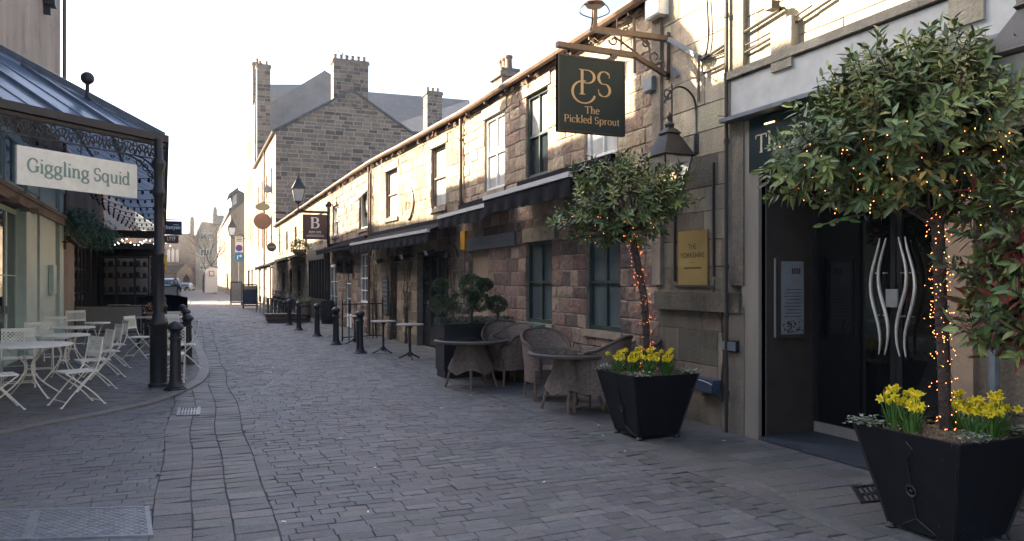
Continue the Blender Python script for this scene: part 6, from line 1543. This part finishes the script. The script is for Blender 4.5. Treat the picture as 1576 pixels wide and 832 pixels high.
def gooseneck(px, py, fr, label):
    u_, v_ = fr.hit(px, py, .2); t = thing('gooseneck_lamp', label, 'wall lamp', fr.p(u_,v_,0), 'gooseneck wall lamps'); mb = MB()
    mb.tube(smooth_path([fr.p(u_-.1,v_-.05,0),fr.p(u_-.1,v_+.2,.1),fr.p(u_,v_+.25,.22),fr.p(u_,v_+.08,.24)]), .013, 6); mb.build('arm', M['iron'], t)
    mb = MB(); mb.lathe([(.03,.08),(.05,.04),(.11,-.04),(.12,-.06)], fr.p(u_,v_,.24), 12); mb.build('shade', M['iron'], t)
gooseneck(690,392,FC,'gooseneck wall lamp at the right end of the black doors'); gooseneck(613,398,FC,'gooseneck wall lamp between the small floodlights')
for px, s in ((536,'right box lantern on the white fronted cottage'),(522,'left box lantern on the white fronted cottage')):
    u_, v_ = FD.hit(px, 410, .15); t = thing('box_lantern', s, 'wall lantern', FD.p(u_,v_,0), 'black box lanterns'); mb = MB()
    for a in (-.1,.1):
        for b in (.05,.25): mb.tube([FD.p(u_+a,v_-.22,b),FD.p(u_+a,v_+.18,b)], .012, 4)
    mb.fbox(FD,u_-.12,u_+.12,v_+.18,v_+.21,.03,.27); mb.fbox(FD,u_-.12,u_+.12,v_-.24,v_-.22,.03,.27); mb.tube([FD.p(u_,v_+.2,0),FD.p(u_,v_+.2,.15)], .015, 5); mb.build('frame', M['iron'], t)
    mb = MB(); mb.fbox(FD,u_-.09,u_+.09,v_-.21,v_+.17,.06,.24); mb.build('pane', M['glass'], t)
# bare climbing vines
def vine(px, fr, label, h0=0, h1=2.7, seed=1, leafy=0):
    rng = random.Random(seed); u0 = fr.u(px); t = thing('climbing_vine', label, 'climber', fr.p(u0,0,.05), 'bare climbing vines'); mb = MB()
    for k in range(7):
        u = u0+rng.uniform(-.08,.08); P = []; v = h0
        while v < h1: P.append(fr.p(u, v, .04+rng.uniform(0,.05))); u += rng.uniform(-.11,.11); v += rng.uniform(.15,.3)
        mb.tube(P, [max(.004,.014*(1-i/len(P))) for i in range(len(P))], 5, cap=False)
        for q in P[3::2]: mb.tube([q, q+fr.d*rng.uniform(-.35,.35)+Vector((0,0,rng.uniform(.1,.35)))], .004, 3, cap=False)
    mb.build('stems', M['bark'], t)
vine(629, FC, 'bare vine climbing left of the black folding doors', seed=2); vine(697, FC, 'bare vine climbing right of the black folding doors', seed=3); vine(581, FC, 'bare vine climbing beside the drainpipes', seed=4); vine(604, FC, 'bare vine by the narrow dark doorway', seed=6)
# dry grass tufts on the gutter lines
t = thing('gutter_weeds', 'dry wisps of weed hanging from the eaves gutter of the cottages', 'weeds', FC.p(3,HC,0)); mb = MB(); rng = random.Random(9)
for fr in (FB, FC, FD):
    for k in range(16):
        u = rng.uniform(.2, fr.L-.2); p = fr.p(u, HC-.08, .08)
        for j in range(6): mb.tube([p, p+Vector((0,rng.uniform(-.08,.08),-rng.uniform(.02,.08)))+fr.nn*.03, p+Vector((0,rng.uniform(-.16,.16),-rng.uniform(.05,.2)))+fr.nn*.02], .003, 3, cap=False)
tag(mb.build('weeds', M['wood'], t), kind='stuff')
# railings
rl = thing('railings', 'low black iron railings enclosing the step in front of the white doors', 'railings', FD.p(2,0,.6))
A_, B_, C_, D_ = G(527,525), G(574,521), FD.p(4.6,0,0), None
mb = MB()
def rail(a, b):
    mb.tube([a+Vector((0,0,1.0)),b+Vector((0,0,1.0))], .014, 5); mb.tube([a+Vector((0,0,.1)),b+Vector((0,0,.1))], .012, 5); n = max(2,int((b-a).length/.22))
    for k in range(n+1): q = a.lerp(b,k/n); mb.tube([q,q+Vector((0,0,1.0 if 0 < k < n else 1.15))], .009 if 0<k<n else .02, 5)
rail(A_, B_); rail(A_, Vector((4.95, A_.y+.6, 0))); mb.build('rail', M['iron'], rl)
# barrels, trough, hanging basket
q = G(452,497); t = thing('barrel_planter', 'weathered wooden barrel planter beside the black cafe front', 'barrel', (q.x+.5,q.y+1,0)); L = Vector((q.x+.5,q.y+1,0)); mb = MB(); mb.lathe([(.27,0),(.33,.35),(.33,.5),(.28,.85)], L, 18); bo = mb.build('staves', M['wood'], t, smooth=True)
mb = MB(); mb.lathe([(.315,.2),(.322,.25)], L, 18); mb.lathe([(.325,.6),(.32,.65)], L, 18); mb.build('hoop', M['iron'], bo); clump(t, L+Vector((0,0,.9)), .33, 500, .07, rng, 'plants', .35)
t = thing('wooden_trough', 'long low wooden half barrel trough on the paving by the far bollards', 'trough', G(432,497)); c = G(432,496); mb = MB(); mb.box8([(c.x-.5,c.y-.3,.03),(c.x+.9,c.y-.3,.03),(c.x+.9,c.y+.3,.03),(c.x-.5,c.y+.3,.03),(c.x-.6,c.y-.38,.36),(c.x+1.0,c.y-.38,.36),(c.x+1.0,c.y+.38,.36),(c.x-.6,c.y+.38,.36)]); mb.build('trough_body', M['wood'], t)
mb = MB()
for z in (.1,.26): k = .5+.1*z/.33; mb.box(c.x-k-.02,c.x+k+.42,c.y-.3-.08*z/.33-.012,c.y+.3+.08*z/.33+.012,z,z+.03)
mb.build('band', M['iron'], t)
t = thing('hanging_basket', 'leafy hanging basket below the street lantern', 'hanging basket', AT(461,378,32)); clump(t, AT(461,380,32), .36, 900, .08, rng, 'foliage', .8, [(.12,.18,.05),(.16,.22,.07),(.08,.13,.04)])
mb = MB(); c = AT(461,386,32); mb.lathe([(.05,-.25),(.25,-.1),(.3,.05)], c, 12); mb.build('basket', M['wood'], t); mb = MB(); mb.tube([c, c+Vector((0,0,.8))], .01, 4); mb.tube([c+Vector((0,0,.8)), c+Vector((1.2,.3,.8))], .015, 4); mb.build('bracket', M['iron'], t)
# black tables and chairs far right
def black_chair():
    t = thing('metal_chair', 'x', 'chair'); mb = MB(); mb.box(-.2,.2,-.2,.2,.43,.46); mb.build('seat', M['black'], t); mb = MB(); mb.box(-.2,.2,.18,.21,.55,.85); mb.build('backrest', M['black'], t)
    mb = MB()
    for x in (-.18,.18):
        for y in (-.18,.2): mb.tube([(x,y,.44 if y < 0 else .8),(x*1.1,y*1.1,0)], .014, 5)
    mb.build('legs', M['steel'], t); return t
def black_table():
    t = thing('black_table', 'x', 'table'); mb = MB(); mb.box(-.4,.4,-.4,.4,.7,.74); mb.build('tabletop', M['black'], t)
    for x in (-.35,.35):
        for y in (-.35,.35): mb = MB(); mb.box(x-.03,x+.03,y-.03,y+.03,0,.7); mb.build('leg', M['black'], t)
    return t
BC, BTb = black_chair(), black_table(); a_ = b_ = 0
names = ['nearest','second','third','fourth','farthest']
for k in range(5):
    Y = 35+2.0*k
    place(BTb, b_, (4.0,Y,0), 0, '%s black square table of the row under the far awning' % names[k], 'black tables under the far awning'); b_ = 1
    place(BC, a_, (3.3,Y,0), R(90), 'street side black chair at the %s table of the far row' % names[k], 'black metal chairs under the far awning'); a_ = 1
    place(BC, a_, (4.0,Y-.65,0), R(180), 'camera side black chair at the %s table of the far row' % names[k], 'black metal chairs under the far awning')
t = thing('table_plants', 'grey leafy plants in pots along the far black tables', 'plants', (4.0,37,.74))
for k in range(5):
    c = Vector((4.0,35+2*k,.74)); mb = MB(); mb.lathe([(.06,0),(.08,.14)], c, 10); mb.build('pot', M['lead'], t); clump(t, c+Vector((0,0,.25)), .16, 160, .07, rng, 'foliage', .9, [(.12,.14,.11)])
# A-boards
def aboard(px0, px1, y0, y1, label, m, z, two=False):
    a, b = AT(px0,y1,z), AT(px1,y1,z); c = (a+b)/2; c.z = 0; t = thing('pavement_sign', label, 'pavement sign', c, 'pavement signs'); w_ = (b-a).length/2; fr = Fr((c.x+w_,c.y), (c.x-w_,c.y)); H = AT(px0,y0,z).z
    mb = MB()
    for s in (1,-1):
        for u in (0,2*w_-.06): mb.box8([fr.p(u,0,.3*s),fr.p(u+.06,0,.3*s),fr.p(u+.06,0,.27*s),fr.p(u,0,.27*s),fr.p(u,H,.04*s),fr.p(u+.06,H,.04*s),fr.p(u+.06,H,.01*s),fr.p(u,H,.01*s)])
    mb.fbox(fr,0,2*w_,H-.08,H,-.05,.05); mb.fbox(fr,0,2*w_,.15,.22,-.27,.27); mb.build('frame', M['black'], t)
    def sl(v): return .3-.26*v/H
    v0, v1 = .25, H-.1; mb = MB(); mb.box8([fr.p(.06,v0,sl(v0)-.01),fr.p(2*w_-.06,v0,sl(v0)-.01),fr.p(2*w_-.06,v0,sl(v0)-.03),fr.p(.06,v0,sl(v0)-.03),fr.p(.06,v1,sl(v1)-.01),fr.p(2*w_-.06,v1,sl(v1)-.01),fr.p(2*w_-.06,v1,sl(v1)-.03),fr.p(.06,v1,sl(v1)-.03)])
    bo = mb.build('board', m, t); mb = MB()
    if two:
        v0, v1 = H*.78, H*.93; mb.face([fr.p(.08,v0,sl(v0)+.004),fr.p(2*w_-.08,v0,sl(v0)+.004),fr.p(2*w_-.08,v1,sl(v1)+.004),fr.p(.08,v1,sl(v1)+.004)]); mb.build('header', M['tan'], bo)
    else:
        for k in range(10): aa = R(36*k); mb.beam(fr.p(w_+.18*math.cos(aa),H*.5+.22*math.sin(aa),sl(H*.5)+.01), fr.p(w_+.18*math.cos(aa+.5),H*.5+.22*math.sin(aa+.5),sl(H*.5)+.01), .02, .01)
        mb.build('drawing', M['chalk'], bo)
aboard(355,372,433,466,'pale faced pavement sign with a round drawing, farther of the two A-boards',M['barrier'],53)
aboard(374,396,437,474,'black pavement sign with a tan header strip, nearer of the two A-boards',M['chalk'],46,True)
# garland on the black front, left
t = thing('leaf_garland', 'bushy green garland along the top of the black front under the canopy', 'garland', (LX(28),28,3.2)); rng = random.Random(17); mb = MB()
for k in range(5200):
    Y = rng.uniform(23.5,36); s = .5+.5*noise.noise(Vector((Y*.8,0,0))); p = Vector((LX(Y)+.12+abs(rng.gauss(0,.28)), Y, 3.5-rng.random()**1.5*(.25+.7*s)+rng.uniform(-.1,.2))); leaf(mb, p, Vector((rng.uniform(-.3,1),rng.uniform(-1,1),rng.uniform(-1,.3))), Vector((0,0,1)), .13, .05, jit(rng.choice([(.09,.19,.13),(.12,.24,.16),(.07,.15,.11)]),.3), rng)
mb.build('leaves', M['leaf'], t)
# lights and camera boxes on the sage front
def sfl(px, py, label):
    u_, v_ = F1.hit(px, py, .2); t = thing('floodlight', label, 'floodlight', F1.p(u_,v_,.1), 'grey floodlights on the sage front'); mb = MB(); mb.fbox(F1,u_-.14,u_+.14,v_-.05,v_+.06,.25,.4); mb.fbox(F1,u_-.03,u_+.03,v_-.02,v_+.03,.05,.25); mb.build('housing', M['cream_render'], t)
sfl(12,308,'left floodlight on the sage restaurant cornice'); sfl(44,324,'right floodlight on the sage restaurant cornice')
u_, v_ = F3.hit(103,372,.2); t = thing('security_camera', 'black security camera between the sage and black fronts', 'camera', F3.p(u_,v_,.1)); mb = MB(); mb.tube([F3.p(u_+.15,v_+.1,.25),F3.p(u_-.25,v_-.05,.4)], .07, 10); mb.tube([F3.p(u_,v_,0),F3.p(u_,v_,.3)], .02, 5); mb.build('housing', M['iron'], t)
u_, v_ = F1.hit(80,430,.1); t = thing('menu_case', 'small grey menu box mounted on the sage pilaster', 'menu case', F1.p(u_,v_,.1)); mb = MB(); mb.fbox(F1,u_-.0,u_+.5,v_-.35,v_+.35,.1,.2); mb.build('case', M['sage'], t)
# ================= CARS AND PERSON =================
def car(c, L, W, H, hood, m, label, ang, suv=True):
    t = thing('parked_car', label, 'car', c, 'cars parked at the far end'); cx = Vector(c)
    prof = [(-.5*L,.35),(-.5*L,.75),(-.46*L,.95*H*.62),(-.44*L,H*.66),(-.36*L,H*.95),(-.3*L,H),(.1*L,H),(.22*L,H*.66),(.46*L,H*.58),(.5*L,H*.42),(.5*L,.3)]
    mb = MB(); rot = Matrix.Rotation(ang,3,'Z'); P = lambda x, y, z: cx+rot@Vector((x,y,z))
    n = len(prof)
    def sec(k, y): x, z = prof[k]; ins = 0 if z < H*.68 else .12*W; return P(x, y*(W/2-ins), z)
    for k in range(n): a = [sec(k,-1),sec((k+1)%n,-1),sec((k+1)%n,1),sec(k,1)]; mb.face(a)
    mb.face([sec(k,-1) for k in range(n)]); mb.face([sec(k,1) for k in range(n)]); mb.build('body', m, t)
    mb = MB(); e = .02
    for s in (-1,1): mb.face([P(x,s*y,z) for x, y, z in ((-.38*L,W/2-.02,H*.7),(-.33*L,W/2-.1*W,H*.93),(.08*L,W/2-.1*W,H*.93),(.18*L,W/2-.02,H*.7))])
    mb.face([P(-.45*L-e,-.4*W,H*.7),P(-.45*L-e,.4*W,H*.7),P(-.37*L-e,.34*W,H*.92),P(-.37*L-e,-.34*W,H*.92)]); mb.face([P(.215*L+e,-.42*W,H*.7),P(.215*L+e,.42*W,H*.7),P(.12*L+e,.36*W,H*.94),P(.12*L+e,-.36*W,H*.94)]); mb.build('glass', M['glass'], t)
    for x in (-.32*L,.32*L):
        for s in (-1,1):
            q = P(x, s*(W/2-.1), .33); mb = MB(); d = rot@Vector((0,.11,0)); mb.tube([q-d,q+d], .33, 16); w_ = mb.build('wheel', M['rubber'], t); mb = MB(); mb.tube([q-d*1.05,q+d*1.05], .19, 10); mb.build('rim', M['steel'], w_)
    for s in (-1,1):
        mb = MB(); q = P(-.5*L-.01,s*W*.4,.85); mb.lathe([(.01,-.14),(.09,-.1),(.09,.1),(.01,.14)], q, 8); mb.build('tail_light', M['redlens'], t); mb = MB(); q = P(.5*L,s*W*.36,.62); mb.ico(q,.1,0); mb.build('headlight', M['white'], t)
    mb = MB(); mb.box8([P(-.5*L-.03,-.26,.45),P(-.5*L-.03,.26,.45),P(-.5*L+.02,.26,.45),P(-.5*L+.02,-.26,.45),P(-.5*L-.03,-.26,.56),P(-.5*L-.03,.26,.56),P(-.5*L+.02,.26,.56),P(-.5*L+.02,-.26,.56)]); mb.build('number_plate', M['white'], t)
q = G(264,452); q = AT(262,452,84); car((q.x,q.y,-.03), 4.4, 1.85, 2.0, 0, M['blue'], 'light blue car parked at the end of the left terrace', R(95))
q = AT(288,445,140); car((q.x,q.y,-.03), 4.2, 1.75, 1.4, 0, M['carblack'], 'dark low car parked near the church porch', R(75))
def person():
    base = AT(270,470,40.5); base.z = 0; t = thing('person', 'person in dark jacket and trousers walking beyond the black curved screen', 'person', base)
    J = {'pelvis':(0,0,.95),'chest':(0,0,1.3),'neck':(0,0,1.48),'hip_l':(-.1,0,.92),'knee_l':(-.12,-.12,.5),'ank_l':(-.12,-.02,.08),'toe_l':(-.12,-.17,.03),'hip_r':(.1,0,.92),'knee_r':(.12,.02,.5),'ank_r':(.12,.14,.1),'toe_r':(.12,.0,.03),
         'sh_l':(-.19,0,1.42),'el_l':(-.25,.04,1.14),'wr_l':(-.24,-.1,.92),'sh_r':(.19,0,1.42),'el_r':(.25,.04,1.14),'wr_r':(.2,-.14,1.0)}
    Rr = {'pelvis':.16,'chest':.17,'neck':.07,'hip_l':.1,'knee_l':.065,'ank_l':.045,'toe_l':.04,'hip_r':.1,'knee_r':.065,'ank_r':.045,'toe_r':.04,'sh_l':.08,'el_l':.05,'wr_l':.035,'sh_r':.08,'el_r':.05,'wr_r':.035}
    E_ = [('pelvis','chest'),('chest','neck'),('pelvis','hip_l'),('hip_l','knee_l'),('knee_l','ank_l'),('ank_l','toe_l'),('pelvis','hip_r'),('hip_r','knee_r'),('knee_r','ank_r'),('ank_r','toe_r'),('chest','sh_l'),('sh_l','el_l'),('el_l','wr_l'),('chest','sh_r'),('sh_r','el_r'),('el_r','wr_r')]
    names_ = list(J); me = bpy.data.meshes.new('body'); me.from_pydata([J[k] for k in names_], [(names_.index(a),names_.index(b)) for a, b in E_], [])
    o = bpy.data.objects.new('body', me); COLL.objects.link(o); md = o.modifiers.new('s','SKIN'); 
    for i, k in enumerate(names_): me.skin_vertices[0].data[i].radius = (Rr[k],Rr[k]*.8)
    me.skin_vertices[0].data[0].use_root = True; sb = o.modifiers.new('d','SUBSURF'); sb.levels = 1; sb.render_levels = 1
    me.materials.append(M['navy']); o.parent = t
    mb = MB(); B = Vector(base); mb.lathe([(.02,1.5),(.07,1.54),(.09,1.62),(.085,1.7),(.05,1.76)], B, 12); mb.ico(B+Vector((0,-.1,1.63)), .018, 0); h = mb.build('head', M['skin'], t, smooth=True)
    mb = MB(); mb.lathe([(.092,1.66),(.098,1.7),(.07,1.77),(.02,1.79)], B+Vector((0,.015,0)), 12); mb.build('hair', M['bark'], t)
    for s in (-.24,.2): mb = MB(); w_ = B+Vector((s,-.13,.9)); 
    mb = MB()
    for (x,y,z) in ((-.24,-.12,.9),(.2,-.17,.98)):
        w_ = B+Vector((x,y,z)); mb.tube([w_+Vector((0,0,.05)), w_, w_-Vector((0,.02,.06))], [.03,.04,.035], 6)
        for k in range(4): a = Vector((-.03+.02*k,-.02,-.05)); mb.tube([w_+a, w_+a+Vector((0,-.01,-.06-.01*(k in (1,2))))], [.009,.007], 5)
        mb.tube([w_+Vector((.035,-.01,-.01)), w_+Vector((.055,-.02,-.05))], [.01,.008], 5)
    mb.build('hands', M['skin'], t)
person()
# specks of litter and pale grit on the paving
t = MB(); rng = random.Random(31)
for k in range(34):
    x, y = rng.uniform(.5,5), rng.uniform(4,16); a = rng.uniform(0,6.28); d = Vector((math.cos(a),math.sin(a),0))*rng.uniform(.006,.02); p = Vector((x,y,.008)); t.beam(p-d, p+d, .012, .004)
tag(t.build('pale_grit', M['white']), 'scattered pale petals and grit on the road', 'litter', kind='stuff')
bpy.context.view_layer.update()

# the faint spring haze that fades the end of the street
hz = MB(); hz.box(-60, 60, -20, 215, -1.2, 27)
M['haze'] = bpy.data.materials.new('haze'); M['haze'].use_nodes = True; t = M['haze'].node_tree; t.nodes.clear()
pv = t.nodes.new('ShaderNodeVolumePrincipled'); pv.inputs['Color'].default_value = (.93,.95,1,1); pv.inputs['Density'].default_value = .00036; pv.inputs['Anisotropy'].default_value = .3
mo = t.nodes.new('ShaderNodeOutputMaterial'); t.links.new(pv.outputs[0], mo.inputs['Volume'])
tag(hz.build('haze', M['haze']), kind='stuff')
